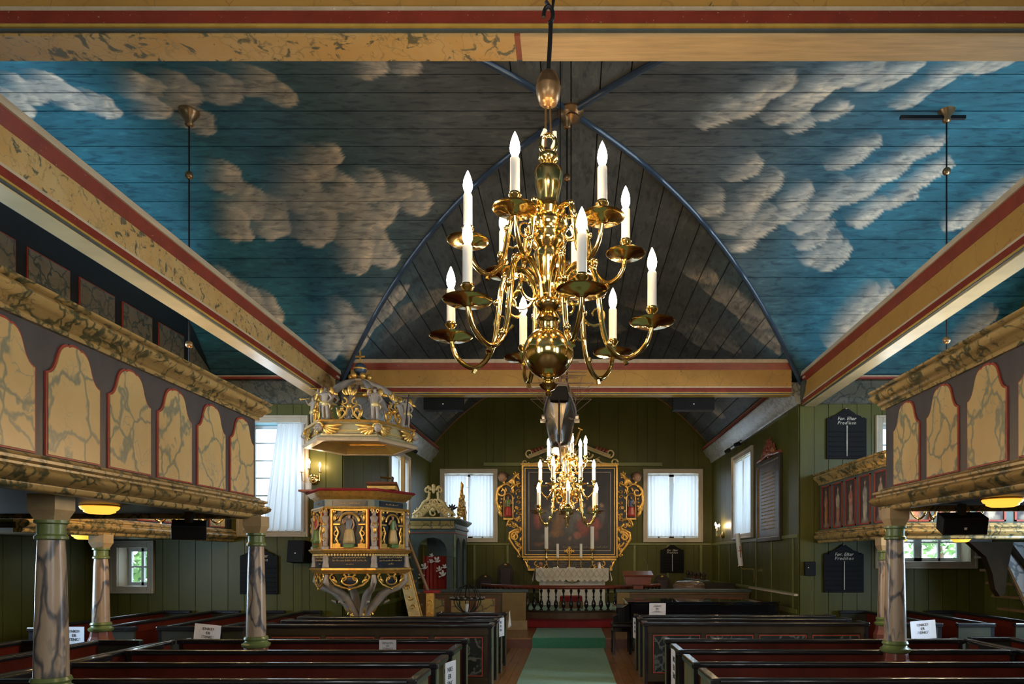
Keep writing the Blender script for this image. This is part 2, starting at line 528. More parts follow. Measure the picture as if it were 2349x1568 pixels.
for _s in 'LR':
    BONES += [('chest','sh'+_s),('sh'+_s,'el'+_s),('el'+_s,'wr'+_s),('wr'+_s,'ha'+_s),('pelvis','hip'+_s),('hip'+_s,'kn'+_s),('kn'+_s,'an'+_s),('an'+_s,'toe'+_s)]
def joints(**ov):
    """unit-height standing figure facing -Y"""
    J = dict(pelvis=((0,0,.50),.080), spine=((0,.005,.61),.078), chest=((0,.005,.73),.095), neck=((0,.005,.83),.036), jaw=((0,-.012,.875),.046), crown=((0,-.004,.945),.056))
    for s, k in (('L', -1), ('R', 1)):
        J['sh'+s] = ((.105*k,.005,.785),.042); J['el'+s] = ((.15*k,.0,.63),.032); J['wr'+s] = ((.13*k,-.07,.52),.023); J['ha'+s] = ((.12*k,-.10,.48),.022)
        J['hip'+s] = ((.055*k,0,.46),.062); J['kn'+s] = ((.065*k,-.015,.27),.042); J['an'+s] = ((.065*k,.01,.06),.026); J['toe'+s] = ((.075*k,-.07,.02),.022)
    for k, v in ov.items(): J[k] = (v, J[k][1])
    return J

# ================================================================ the room
A = 4.3; YC = 8.4; YW = 4.1; YE = 12.7; YB = 20.5; CW = 4.25
XL = -8.8; XR = 7.7; YN = -7.0
def zv(s): return 7.4-2.3*(abs(s)/A)**2.4

# ---------------------------------------------------------------- floor
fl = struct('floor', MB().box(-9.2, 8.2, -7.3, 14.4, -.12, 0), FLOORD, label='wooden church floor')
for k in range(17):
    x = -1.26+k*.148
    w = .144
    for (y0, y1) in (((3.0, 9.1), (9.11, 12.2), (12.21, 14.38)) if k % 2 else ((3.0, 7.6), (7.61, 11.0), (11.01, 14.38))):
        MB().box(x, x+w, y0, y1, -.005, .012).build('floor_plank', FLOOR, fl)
pf = struct('floor_chancel', MB().box(-CW, CW, 14.42, 20.5, -.1, .20), FLOORD, label='raised chancel floor')
for k in range(15):
    y = 14.40+k*.147
    for (x0, x1) in (((-4.2, -1.6), (-1.59, 1.9), (1.91, 4.2)) if k % 2 else ((-4.2, -.4), (-.39, 4.2))):
        MB().box(x0, x1, y, y+.143, .19, .222).build('floor_plank', FLOOR, pf)
with part('step_riser', SEATW, pf) as mb: mb.box(-CW, CW, 14.385, 14.42, 0, .195)
pts = [(2.75*math.cos(a), 19.5-2.75*math.sin(a)) for a in np.linspace(0, PI, 29)]
ap = struct('floor_altar', MB().slab([(2.75, 20.5)]+pts+[(-2.75, 20.5)], .2, .56), FLOORD, label='raised half-round altar platform')
with part('platform_carpet', CARPET, ap) as mb:
    q = [(2.62*math.cos(a), 19.5-2.62*math.sin(a)) for a in np.linspace(0, PI, 29)]
    mb.slab([(2.62, 20.4)]+q+[(-2.62, 20.4)], .56, .572)

# ---------------------------------------------------------------- walls
def fY(c, sgn=1): return lambda a, d, z: (a, c+sgn*d, z)
def fX(c, sgn=1): return lambda a, d, z: (c+sgn*d, a, z)
def fbox(mb, fn, a0, a1, d0, d1, z0, z1, z1b=None):
    z1b = z1 if z1b is None else z1b
    vs = [fn(a0,d0,z0),fn(a1,d0,z0),fn(a1,d1,z0),fn(a0,d1,z0),fn(a0,d0,z1),fn(a1,d0,z1b),fn(a1,d1,z1b),fn(a0,d1,z1)]
    mb.add(vs, [(0,3,2,1),(4,5,6,7),(0,1,5,4),(1,2,6,5),(2,3,7,6),(3,0,4,7)])
def wall(name, fn, a0, a1, z0, ztop, holes=(), bw=.3, mat=None, label=None, boards=True):
    mat = mat or GREEN
    zt = ztop if callable(ztop) else (lambda a: ztop)
    n = max(1, round((a1-a0)/bw))
    cuts = {round(a0+(a1-a0)*k/n, 4) for k in range(n+1)}
    for h in holes: cuts |= {h[0], h[1]}
    cs = sorted(cuts)
    keep = [cs[0]]
    he = {e for h in holes for e in h[:2]}
    for c in cs[1:]:
        if c-keep[-1] < .09:
            if c in he or c == cs[-1]: keep[-1] = c
            continue
        keep.append(c)
    back = MB(); cols = []
    for p, q in zip(keep[:-1], keep[1:]):
        mid = (p+q)/2
        segs = [(z0, None)]
        for h in sorted(holes, key=lambda h: h[2]):
            if h[0] < mid < h[1]:
                lo = segs.pop()
                if h[2] > lo[0]+.01: segs.append((lo[0], h[2]))
                segs.append((h[3], None))
        for s0, s1 in segs:
            t0, t1 = (zt(p), zt(q)) if s1 is None else (s1, s1)
            if max(t0, t1)-s0 < .02: continue
            fbox(back, fn, p, q, 0, .14, s0, t0, t1)
            cols.append((p, q, s0, t0, t1))
    w = back.build(name, mat); w['kind'] = 'structure'
    if label: w['label'] = label
    if boards:
        for (p, q, s0, t0, t1) in cols:
            mb = MB(); fbox(mb, fn, p+.005, q-.005, -.018, .001, s0, t0-.002, t1-.002)
            mb.build('wall_board', mat, w)
    return w
WB = [(-3.80, -2.33, 2.51, 4.45), (2.29, 3.82, 2.51, 4.45)]
wb = wall('wall_back', fY(YB), -CW, CW, .2, lambda a: zv(a)+.1, WB, .55, label='green boarded chancel end wall with altarpiece')
WS = [(15.98, 17.68, 2.51, 4.40)]
wr = wall('wall_chancel_right', fX(CW), YE, YB, 0, 5.1, WS, .62, label='green panelled chancel side wall with the big tablet')
wl = wall('wall_chancel_left', fX(-CW, -1), YE, YB, 0, 5.1, WS, .62, label='green panelled chancel side wall behind the pulpit')
WTL = [(-6.07, -5.0, 2.43, 4.42), (-8.42, -7.86, 1.38, 2.10)]
wtl = wall('wall_transept_left', fY(YE), XL, -CW, 0, 5.1, WTL, .30, label='green boarded wall left of the pulpit')
WTR = [(5.78, 7.40, 1.84, 4.42)]
wtr = wall('wall_transept_right', fY(YE), CW, XR, 0, 5.1, WTR, .27, label='green boarded wall right of the chancel')
def zt_(y): return zv(y-YC)+.1
WEL = [(5.6, 7.0, 2.9, 4.6), (8.0, 9.4, 2.9, 4.6), (8.0, 9.4, 1.2, 2.2)]
wel = wall('wall_end_left', fX(XL, -1), YW, YE, 0, zt_, WEL, .36, label='green boarded end wall of the side arm on the left')
wer = wall('wall_end_right', fX(XR), YW, YE, 0, zt_, WEL, .36, label='green boarded end wall of the side arm on the right')
WWL = [(-6.15, -4.85, 3.0, 4.6)]; WWR = [(4.85, 6.15, 3.0, 4.6)]  # openings for the added, unseen west windows
wall('wall_west_left', fY(YW, -1), XL, -A, 0, 5.1, WWL, .6, boards=False)
wall('wall_west_right', fY(YW, -1), A, XR, 0, 5.1, WWR, .6, boards=False)
WN = [(-5.3, -3.9, 2.0, 4.2), (-2.3, -.9, 2.0, 4.2)]
wall('wall_nave_left', fX(-A, -1), YN, YW, 0, 5.1, WN, .6, boards=False)
wall('wall_nave_right', fX(A), YN, YW, 0, 5.1, WN, .6, boards=False)
wall('wall_nave_back', fY(YN, -1), -A, A, 0, lambda a: zv(a)+.1, [(-1.6, 1.6, 3.1, 5.3)], .6, boards=False)

# wainscot frames on the chancel walls
def rails(fn, parent, verts, horis):
    for (a, z0, z1) in verts:
        mb = MB(); fbox(mb, fn, a-.035, a+.035, -.036, -.018, z0, z1); mb.build('panel_stile', GREEN2, parent, bevel=.006)
    for (a0, a1, z, h) in horis:
        mb = MB(); fbox(mb, fn, a0, a1, -.04, -.018, z-h, z+h); mb.build('panel_rail', GREEN2, parent, bevel=.006)
rails(fX(CW), wr, [(y, .95, 2.3) for y in (13.0, 14.4, 15.6, 16.9, 18.2, 19.5)], [(12.75, 20.45, 2.32, .035), (12.75, 20.45, 1.22, .03), (12.75, 20.45, .90, .045)])
rails(fX(-CW, -1), wl, [(y, .95, 2.3) for y in (13.0, 14.4, 15.6, 16.9, 18.2, 19.5)], [(12.75, 20.45, 2.32, .035), (12.75, 20.45, 1.22, .03), (12.75, 20.45, .90, .045)])
rails(fY(YB), wb, [(a, .95, 2.3) for a in (-3.9, -2.9, -1.9, 1.9, 2.9, 3.9)], [(-4.2, 4.2, 2.33, .03), (-4.2, 4.2, .90, .035)])
with part('chair_rail', CREAM, wr) as mb: fbox(mb, fX(CW), 12.72, 16.0, -.09, -.018, 1.20, 1.235)
with part('ledge', GREEN2, wb, bevel=.005) as mb: mb.box(-2.62, 2.72, 20.36, 20.49, 4.66, 4.76)

# ---------------------------------------------------------------- painted vault
CL = "-6.51,7.97,0.31;-6.15,7.89,0.28;-6.87,8.21,0.31;-6.04,8.09,0.26;-5.82,8.21,0.24;-5.74,8.33,0.19;-7.26,8.95,0.34;-7.08,9.16,0.20;-5.09,7.89,0.30;-4.73,7.97,0.36;-4.23,7.89,0.35;-3.74,7.81,0.30;-3.53,8.01,0.23;-3.48,8.13,0.18;-4.80,8.45,0.27;-4.73,8.66,0.19;-5.19,8.29,0.26;-4.97,9.60,0.31;-4.91,9.99,0.38;-5.23,10.36,0.33;-4.66,10.28,0.39;-4.11,9.76,0.44;-3.65,9.36,0.36;-3.35,9.20,0.23;-4.04,10.21,0.52;-3.46,9.84,0.38;-3.44,10.36,0.46;-2.99,9.76,0.31;-2.91,10.14,0.32;-2.40,9.91,0.28;-2.31,10.06,0.22;-3.16,10.77,0.31;-3.00,10.91,0.21;-3.53,10.84,0.35;-2.56,9.76,0.25;-5.76,11.42,0.26;-5.56,11.60,0.30;-5.31,11.72,0.30;-5.27,11.87,0.23;-5.84,11.29,0.22;-4.10,11.90,0.38;-3.91,12.02,0.35;-3.46,11.78,0.38;-3.15,11.73,0.30;-4.39,12.07,0.27;-2.22,7.56,0.19;-1.88,7.56,0.19;-2.33,7.60,0.19;1.76,8.37,0.27;2.04,8.21,0.31;2.27,7.89,0.30;2.59,8.29,0.32;2.75,7.97,0.31;2.91,7.73,0.30;3.17,7.64,0.29;3.50,7.73,0.27;3.62,7.56,0.24;4.08,7.89,0.20;4.19,7.81,0.17;1.69,8.53,0.19;2.86,8.62,0.19;3.15,8.37,0.21;4.00,8.13,0.21;4.58,7.40,0.28;4.25,7.48,0.29;2.35,9.44,0.27;2.68,9.76,0.31;2.41,10.21,0.36;1.99,10.06,0.26;2.78,10.36,0.30;2.65,10.64,0.24;3.17,10.14,0.29;3.54,10.28,0.30;3.23,9.91,0.25;3.73,9.91,0.32;3.70,9.20,0.29;3.86,9.03,0.20;4.05,9.76,0.34;4.23,9.60,0.28;4.40,9.44,0.27;4.54,9.12,0.26;4.90,9.60,0.25;5.00,9.44,0.21;4.73,9.03,0.20;4.37,10.21,0.26;4.47,10.14,0.19;3.92,10.77,0.31;4.18,10.91,0.24;3.71,10.57,0.27;4.75,9.91,0.25;6.19,9.99,0.38;6.29,9.76,0.31;6.13,10.21,0.29;5.84,10.28,0.26;4.84,11.66,0.34;5.11,11.60,0.30;5.34,11.78,0.26;4.71,11.90,0.34;5.12,11.96,0.31;6.99,11.90,0.30;6.86,12.07,0.31;-2.10,12.65,0.40;2.21,11.95,0.34;2.63,12.11,0.43;3.03,12.17,0.43;3.40,12.39,0.40;2.31,14.46,0.46;-3.27,12.50,0.36;-2.82,12.61,0.40;2.92,13.84,0.44"
PUFF = []
_r = random.Random(3)
for t in CL.split(';'):
    x, y, r = map(float, t.split(','))
    PUFF.append((x, y, r*1.12))
    for k in range(5):
        a = .5+_r.uniform(-1.5, 1.5)
        q = _r.uniform(.55, .95)
        PUFF.append((x+math.cos(a)*r*q, y+math.sin(a)*r*q*.85, r*_r.uniform(.28, .5)))
for (x0, x1, y0, y1, n) in ((-4, 4, 13.3, 20, 26), (-4, 4, -6, 4, 14), (-8.5, -6, 4.5, 7.5, 8), (5.5, 7.5, 4.5, 8, 7)):
    for k in range(n):
        PUFF.append((_r.uniform(x0, x1), _r.uniform(y0, y1), _r.uniform(.25, .55)))
def sm(a, b, x):
    t = np.clip((x-a)/(b-a), 0, 1); return t*t*(3-2*t)
def sky_paint(X, Y):
    t = sm(1.2, 5.0, np.abs(X))[..., None]*(sm(13.6, 12.0, Y)[..., None]*.9+.1)
    grey = np.array([.094, .096, .088]); blue = np.array([.026, .128, .170])
    C = grey*(1-t)+blue*t
    w = .5+.5*np.sin(X*1.7+np.sin(Y*2.3)*1.5)*np.sin(Y*2.9+X)
    C = C*(.78+.35*w[..., None])
    jit = .07*(np.sin(9*X+5*Y)+np.sin(13*Y-7*X)+.7*np.sin(23*X+17*Y))
    for (px, py, r) in PUFF:
        dx, dy = (X-px)/r, (Y-py)/r
        d = np.sqrt(dx*dx+dy*dy)
        if d.min() > 1.2: continue
        dr = dx*.82+dy*.57
        al = (1-sm(.93, 1.0, d+jit*.6))*sm(-.75, .45, dr)*.88
        far = float(py > 12.3)
        warm = max(0, 1-abs(px)/5.5)
        lit = np.array([.60, .51, .39])*(1-.4*far)*(1-.15*warm)+np.array([.05, .01, -.03])*warm
        shade = np.array([.25, .25, .225])*(1-.3*far)
        e = sm(-.2, .85, dr)[..., None]
        col = shade*(1-e)+lit*e
        C = C*(1-al[..., None])+col*al[..., None]
    return np.clip(C, 0, 1)
ceil = bpy.data.objects.new('ceiling', None); COL.objects.link(ceil); WLOC['ceiling'] = Vector((0, 0, 0))
ceil['kind'] = 'structure'; ceil['label'] = 'wooden groin vault painted with blue sky and clouds'
ss = np.linspace(0, A, 4001); zz = 7.4-2.3*(ss/A)**2.4
arc = np.concatenate([[0], np.cumsum(np.hypot(np.diff(ss), np.diff(zz)))])
NB = 15
half = np.interp(np.linspace(0, arc[-1], NB+1), arc, ss)
strips = [(-half[k+1], -half[k]) for k in range(NB-1, -1, -1)]+[(half[k], half[k+1]) for k in range(NB)]
def vault_region(axis, u_far, sgn, mat, step=.035, na=8, diag=True):
    """boards of one arm: axis 'X' boards run along X from the groin out to u_far"""
    for (s0, s1) in strips:
        g = .0075
        sv = np.linspace(s0+g, s1-g, na+1)
        ends = np.abs(sv)*sgn if diag else np.zeros_like(sv)
        org = 0 if axis == 'X' else YC
        start = org+ends
        L = abs(u_far-(org+sgn*min(abs(s0), abs(s1))))
        nl = max(4, int(L/step))
        T = np.linspace(0, 1, nl+1)[:, None]
        U = start[None, :]*(1-T)+u_far*T
        S = np.broadcast_to(sv[None, :], U.shape)
        Z = 7.4-2.3*(np.abs(S)/A)**2.4
        # flat boards: chord across the strip
        f = (sv-sv[0])/(sv[-1]-sv[0])
        Z = Z[:, :1]*(1-f)+Z[:, -1:]*f
        if axis == 'X': X, Y = U, YC+S
        else: X, Y = S, U
        C = sky_paint(X, Y)
        N = U.size; W_ = na+1
        V = np.stack([X, Y, Z], -1).reshape(-1, 3)
        idx = np.arange(N).reshape(nl+1, W_)
        F = np.stack([idx[:-1, :-1], idx[:-1, 1:], idx[1:, 1:], idx[1:, :-1]], -1).reshape(-1, 4)
        # raised edges: skirts along both long sides
        sk0 = V[idx[:, 0]]+np.array([0, 0, .022]); sk1 = V[idx[:, -1]]+np.array([0, 0, .022])
        V = np.concatenate([V, sk0, sk1])
        i0 = N+np.arange(nl+1); i1 = N+nl+1+np.arange(nl+1)
        F = np.concatenate([F, np.stack([idx[:-1, 0], idx[1:, 0], i0[1:], i0[:-1]], -1), np.stack([idx[:-1, -1], i1[:-1], i1[1:], idx[1:, -1]], -1)])
        me = bpy.data.meshes.new('ceiling_board')
        me.from_pydata(V.tolist(), [], F.tolist())
        ca = me.color_attributes.new('Col', 'FLOAT_COLOR', 'POINT')
        CC = C.reshape(-1, 3)
        CC = np.concatenate([CC, CC[idx[:, 0]]*.5, CC[idx[:, -1]]*.5])
        ca.data.foreach_set('color', np.concatenate([CC, np.ones((len(CC), 1))], 1).ravel())
        me.materials.append(mat)
        o = bpy.data.objects.new('ceiling_board', me); COL.objects.link(o); o.parent = ceil
vault_region('X', XL, -1, SKY)
vault_region('X', XR, 1, SKY)
vault_region('Y', YB, 1, SKY2)
vault_region('Y', YN, -1, SKY2, step=.15)
# dark roof boarding behind the joints
def roof_shell(axis, u0, u1, sgn):
    mb = MB()
    sv = np.linspace(-A, A, 41)
    for s0, s1 in zip(sv[:-1], sv[1:]):
        e0, e1 = abs(s0)*sgn, abs(s1)*sgn
        z0, z1 = zv(s0)+.03, zv(s1)+.03
        if axis == 'X': mb.add([(e0, YC+s0, z0), (e1, YC+s1, z1), (u1, YC+s1, z1), (u1, YC+s0, z0)], [(0, 1, 2, 3)])
        else: mb.add([(s0, YC+e0, z0), (s1, YC+e1, z1), (s1, u1, z1), (s0, u1, z0)], [(0, 1, 2, 3)])
    return mb
for a_, u1, sg in (('X', XL-.2, -1), ('X', XR+.2, 1), ('Y', YB+.2, 1), ('Y', YN-.2, -1)):
    roof_shell(a_, 0, u1, sg).build('ceiling_backing', GALK, ceil)
for sx in (-1, 1):
    for sy in (-1, 1):
        mb = MB()
        mb.tube([(sx*t, YC+sy*t, zv(t)-.012) for t in np.linspace(0, A, 26)], .04, 8)
        mb.build('groin_rib', RIB, ceil, smooth=True)
with part('boss', BRASSD, ceil, smooth=True) as mb: mb.lathe([(.16, .04), (.16, 0), (.10, -.05), (.11, -.08), (.03, -.13), (.0, -.14)], (0, YC, 7.38))
with part('arch_moulding', OAK, ceil, smooth=True) as mb: mb.tube([(s, YB-.05, zv(s)-.015) for s in np.linspace(-4.2, 4.2, 50)], .028, 6)

# ---------------------------------------------------------------- cornices
CP = [(-.02, .30), (.26, .30), (.29, .26), (.26, .21), (.24, .19), (.20, .10), (.10, .02), (.08, -.06), (.05, -.10), (-.02, -.10)]
def cornice(n, path, mat, label):
    root = bpy.data.objects.new('trim_%d' % n, None); COL.objects.link(root); WLOC[root.name] = Vector((0, 0, 0))
    root['kind'] = 'structure'; root['label'] = label
    with part('cornice_moulding', mat, root, smooth=50) as mb: mb.sweep(CP, path, 4.86)
    with part('red_fillet', REDL, root) as mb: mb.sweep([(.20, .305), (.315, .305), (.315, .335), (.20, .335)], path, 4.86)
    with part('top_fillet', CREAM, root) as mb: mb.sweep([(.16, .336), (.30, .336), (.29, .37), (.16, .37)], path, 4.86)
cornice(1, [(CW, YB-.02), (CW, YE-.05)][::-1][::-1], CORN, 'grey marbled cornice along the chancel wall with the tablet')
cornice(2, [(-CW, YE-.05), (-CW, YB-.02)], CORN, 'grey marbled cornice along the chancel wall behind the pulpit')
cornice(3, [(-CW, YE), (XL, YE)][::-1], CORND, 'dark marbled cornice above the tall window left of the pulpit')
cornice(4, [(CW, YE), (XR, YE)], CORND, 'dark marbled cornice above the upper hymn board on the right')

# ---------------------------------------------------------------- windows
def casing(mb, fn, a0, a1, z0, z1, w, d0, d1):
    fbox(mb, fn, a0, a0+w, d0, d1, z0, z1); fbox(mb, fn, a1-w, a1, d0, d1, z0, z1)
    fbox(mb, fn, a0+w, a1-w, d0, d1, z0, z0+w); fbox(mb, fn, a0+w, a1-w, d0, d1, z1-w, z1)
def window(n, fn, h, cols, rows, label, reveal=None, mull=.045, cas=.13):
    a0, a1, z0, z1 = h
    root = bpy.data.objects.new('window_%d' % n, None); COL.objects.link(root); WLOC[root.name] = Vector((0, 0, 0))
    root['kind'] = 'structure'; root['label'] = label
    with part('window_frame', FRAME, root, bevel=.008) as mb:
        casing(mb, fn, a0-cas, a1+cas, z0-cas, z1+cas, cas, -.055, .0)
        casing(mb, fn, a0-cas, a1+cas, z0-cas, z1+cas, cas*.35, -.075, -.05)
    with part('window_reveal', reveal or FRAME, root) as mb: casing(mb, fn, a0-.02, a1+.02, z0-.02, z1+.02, .025, -.01, .34)
    with part('window_sash', PANE_W, root) as mb:
        casing(mb, fn, a0, a1, z0, z1, .07, .27, .32)
        for k in range(1, cols):
            a = a0+(a1-a0)*k/cols; w = mull*(1.6 if cols == 4 and k == 2 else .5)
            fbox(mb, fn, a-w, a+w, .27, .32, z0, z1)
        for k in range(1, rows):
            z = z0+(z1-z0)*k/rows; fbox(mb, fn, a0, a1, .28, .31, z-.016, z+.016)
    for i in range(cols):
        for j in range(rows):
            mb = MB(); fbox(mb, fn, a0+(a1-a0)*i/cols+.01, a0+(a1-a0)*(i+1)/cols-.01, .293, .299, z0+(z1-z0)*j/rows+.01, z0+(z1-z0)*(j+1)/rows-.01)
            mb.build('pane', GLASS, root)
    return root
window(1, fY(YB), WB[0], 4, 5, 'curtained window left of the altarpiece')
window(2, fY(YB), WB[1], 4, 5, 'curtained window right of the altarpiece')
window(3, fX(CW), WS[0], 4, 5, 'curtained side window beside the big tablet')
window(4, fX(-CW, -1), WS[0], 4, 5, 'curtained side window behind the pulpit')
window(5, fY(YE), WTL[0], 2, 6, 'tall window with turquoise reveal and white curtain left of the pulpit', TURQ)
window(6, fY(YE), WTL[1], 2, 2, 'small square window under the gallery on the left')
window(7, fY(YE), WTR[0], 4, 7, 'wide window under the gallery on the right with trees outside', None)
for k, h in enumerate(WEL):
    window(8+k, fX(XL, -1), h, 2, 4, 'end wall window of the side arm on the left, number %s from the front' % ('one', 'two', 'three')[k])
    window(11+k, fX(XR), h, 2, 4, 'end wall window of the side arm on the right, number %s from the front' % ('one', 'two', 'three')[k])
for k, h in enumerate(WN):
    window(14+k, fX(-A, -1), h, 2, 4, 'nave window left of the camera, %s' % ('first', 'second')[k])
    window(16+k, fX(A), h, 2, 4, 'nave window right of the camera, %s' % ('first', 'second')[k])
window(19, fY(YW, -1), WWL[0], 2, 4, 'added west window lighting the vault above the left gallery')  # this window and the next are added, unseen, to light the vault
window(20, fY(YW, -1), WWR[0], 2, 4, 'added west window lighting the vault above the right gallery')
window(18, fY(YN, -1), (-1.6, 1.6, 3.1, 5.3), 4, 4, 'west window behind the camera')
def curtain_panel(fn, a0, a1, z0, z1, d, waves, amp, label, lean=0, ph=0, group=None):
    nx = waves*8; nz = 10; mb = MB(); vs = []
    for j in range(nz+1):
        t = j/nz
        for i in range(nx+1):
            u = i/nx
            a = a0+(a1-a0)*u+lean*(1-t)*(u if lean > 0 else (1-u))
            dd = d+amp*math.sin(u*waves*2*PI+ph+.6*math.sin(5*u))*(.6+.5*(1-t))
            z = z0+(z1-z0)*t-(.02*abs(math.sin(u*waves*PI)) if j == nz else 0)
            vs.append(fn(a, dd, z))
    fs = [(j*(nx+1)+i, j*(nx+1)+i+1, (j+1)*(nx+1)+i+1, (j+1)*(nx+1)+i) for j in range(nz) for i in range(nx)]
    mb.add(vs, fs)
    # hem
    o = mb.build('curtain', CURT, None, loc=fn((a0+a1)/2, d, z0), smooth=True)
    rod = MB(); rod.tube([fn(a0-.02, d, z1-.01), fn(a1+.02, d, z1-.01)], .009, 6); rod.build('curtain_rod', PANE_W, o)
    hem = MB(); hem.tube([vs_ for vs_ in vs[:nx+1]], .008, 4); hem.build('hem', WHITE, o)
    return tag(o, label, 'curtain', group)
curtain_panel(fY(YB), -3.80, -3.14, 2.56, 4.40, -.0, 7, .022, 'sheer curtain nearest the carved cabinet, window left of altarpiece', ph=1, lean=.04)
curtain_panel(fY(YB), -3.02, -2.36, 2.56, 4.40, -.0, 7, .022, 'sheer curtain nearest the altarpiece in the window left of it', ph=2, lean=-.06)
curtain_panel(fY(YB), 2.31, 2.92, 2.56, 4.40, -.0, 6, .022, 'sheer curtain nearest the altarpiece in the window right of it', lean=.06)
curtain_panel(fY(YB), 3.10, 3.80, 2.56, 4.40, -.0, 7, .022, 'sheer curtain nearest the chancel corner, window right of altarpiece', lean=-.08, ph=2)
curtain_panel(fX(CW), 16.0, 16.75, 2.50, 4.36, .0, 6, .03, 'long white curtain nearest the big tablet, right side window')
curtain_panel(fX(CW), 16.95, 17.66, 2.50, 4.36, .0, 6, .03, 'long white curtain nearest the wall sconce, right side window')
curtain_panel(fX(-CW, -1), 16.0, 16.75, 2.50, 4.36, .0, 6, .03, 'white curtain seen past the pulpit, near half of side window')
curtain_panel(fX(-CW, -1), 16.95, 17.66, 2.50, 4.36, .0, 6, .03, 'white curtain seen past the pulpit, far half of side window')
curtain_panel(fY(YE), -5.42, -4.93, 2.40, 4.40, -.09, 6, .035, 'long white curtain drawn aside in the tall window beside the pulpit', lean=-.28)

# trees seen through the windows
def tree(loc, h, w, seed, label):
    r = random.Random(seed); mb = MB()
    root = thing('leafy_tree', label, 'tree', loc, 'trees outside the windows')
    for k in range(900):
        a = r.uniform(0, 2*PI); q = math.sqrt(r.random())*w; z = r.uniform(.15, 1)*h
        q *= math.sin(min(1, z/h)*PI*.85+.3)
        c = Vector((loc[0]+q*math.cos(a), loc[1]+q*math.sin(a)*.6, loc[2]+z))
        u = Vector((r.uniform(-1, 1), r.uniform(-1, 1), r.uniform(-1, 1))).normalized()*.11; v = u.orthogonal().normalized()*.07
        mb.add([tuple(c-u), tuple(c+v), tuple(c+u), tuple(c-v)], [(0, 1, 2, 3)])
    o = mb.build('foliage', LEAFM, root); o['kind'] = 'stuff'
    with part('trunk', OAK, root, smooth=True) as t: t.tube([loc, (loc[0]+.1, loc[1], loc[2]+h*.5), (loc[0], loc[1], loc[2]+h*.85)], [.18, .12, .04], 8)
LEAFM = paint('bright_green_leaves', (.14, .30, .05), .6, var=.4, scale=3)  # bright leaf green, varied at random
tree((6.0, 16.2, -.6), 3.6, 1.6, 1, 'leafy green tree outside the wide window, nearer its left edge')
tree((9.8, 18.2, -.6), 3.8, 1.5, 2, 'leafy green tree outside the wide window, nearer its right edge')
tree((-9.6, 15.6, -.8), 2.9, 1.1, 3, 'leafy green tree outside the small square window')

# ---------------------------------------------------------------- tie beams
def beam(label, p0, p1, z0, h, w, mats, loc, splice=False):
    """painted tie beam from p0 to p1 (level)"""
    root = thing('tie_beam', label, 'beam', loc, 'tie beams of the crossing')
    path = [p0, p1]
    def rect(o, b0, b1): return [(-o, b0), (-o, b1), (o, b1), (o, b0)]
    k = w/2
    with part('beam_core', mats, root) as mb: mb.sweep(rect(k, .055, h-.16), path, z0)
    with part('upper_red_band', REDB, root) as mb: mb.sweep([(-k-.005, h-.18), (-k-.045, h-.065), (k+.045, h-.065), (k+.005, h-.18)], path, z0)
    with part('upper_trim', CREAM, root) as mb: mb.sweep(rect(k+.065, h-.065, h), path, z0)
    with part('lower_trim', CREAM, root) as mb: mb.sweep(rect(k+.006, .108, .138), path, z0)
    with part('lower_red_band', REDB, root) as mb: mb.sweep(rect(k+.012, .03, .108), path, z0)
    with part('yellow_edge', YELL, root) as mb: mb.sweep(rect(k+.016, .012, .03), path, z0)
    with part('blue_edge', BLUEL, root) as mb: mb.sweep(rect(k+.002, .0, .012), path, z0)
    return root
bl = beam('yellow marbled tie beam with red bands above the left gallery', (-4.42, 4.2), (-4.42, 12.62), 4.74, .60, .26, BEAML, (-4.42, 8.4, 4.74))
with part('soffit_board', SOFF, bl) as mb: mb.box(-4.42-.105, -4.42+.105, 4.2, 12.62, 4.727, 4.741)
br = beam('orange marbled tie beam with red bands above the right gallery', (4.20, 4.2), (4.42, 12.62), 4.72, .60, .26, BEAM, (4.3, 8.4, 4.72))
with part('soffit_board', SOFF, br) as mb: mb.sweep([(-.105, -.013), (-.105, .001), (.105, .001), (.105, -.013)], [(4.20, 4.2), (4.42, 12.62)], 4.72)
bc = beam('ochre tie beam spanning the chancel arch behind the brass chandelier', (-4.05, 12.66), (4.05, 12.66), 4.92, .62, .24, BEAM, (0, 12.66, 4.92))
with part('soffit_board', YELL, bc) as mb: mb.box(-4.05, 4.05, 12.66-.1, 12.66+.1, 4.907, 4.921)
bn = beam('nearest tie beam crossing the very top of the view', (-5.2, 4.12), (5.2, 4.12), 4.99, .60, .24, BEAM, (0, 4.12, 4.99))
with part('soffit_board', BEAML, bn) as mb: mb.box(-5.2, -.335, 4.02, 4.22, 4.972, 4.991)
with part('bare_soffit_board', SOFFW, bn) as mb: mb.box(-.30, 5.2, 4.02, 4.22, 4.972, 4.991)
with part('splice_insert', LREDW, bn) as mb: mb.box(-.335, -.30, 4.02, 4.215, 4.976, 4.991)

# ================================================================ galleries
LOWP = [(-.06, 0), (.03, 0), (.05, .02), (.05, .045), (.085, .06), (.12, .085), (.13, .115), (.11, .14), (.075, .15), (.075, .165), (.10, .18), (.10, .20), (.05, .215), (.035, .235), (-.06, .235)]
TOPP = [(-.06, 0), (.03, 0), (.04, .02), (.03, .035), (.06, .05), (.07, .075), (.09, .085), (.12, .11), (.135, .14), (.12, .165), (.09, .175), (.13, .185), (.14, .205), (.10, .215), (-.06, .215)]
def ogee(w, h, n=7):
    """outline of a gallery panel: square shoulders, ogee neck, cusped round head (half width w)"""
    r = [(w, 0)]+[(w*x, h*z) for x, z in ((1, .695), (.94, .70), (.88, .71), (.80, .732), (.73, .765), (.67, .805), (.625, .85), (.58, .892), (.52, .93), (.44, .96), (.35, .978), (.27, .986), (.235, .978), (.17, .992), (.09, 1.0), (0, 1.0))]
    return r+[(-x, z) for x, z in r[-2::-1]]
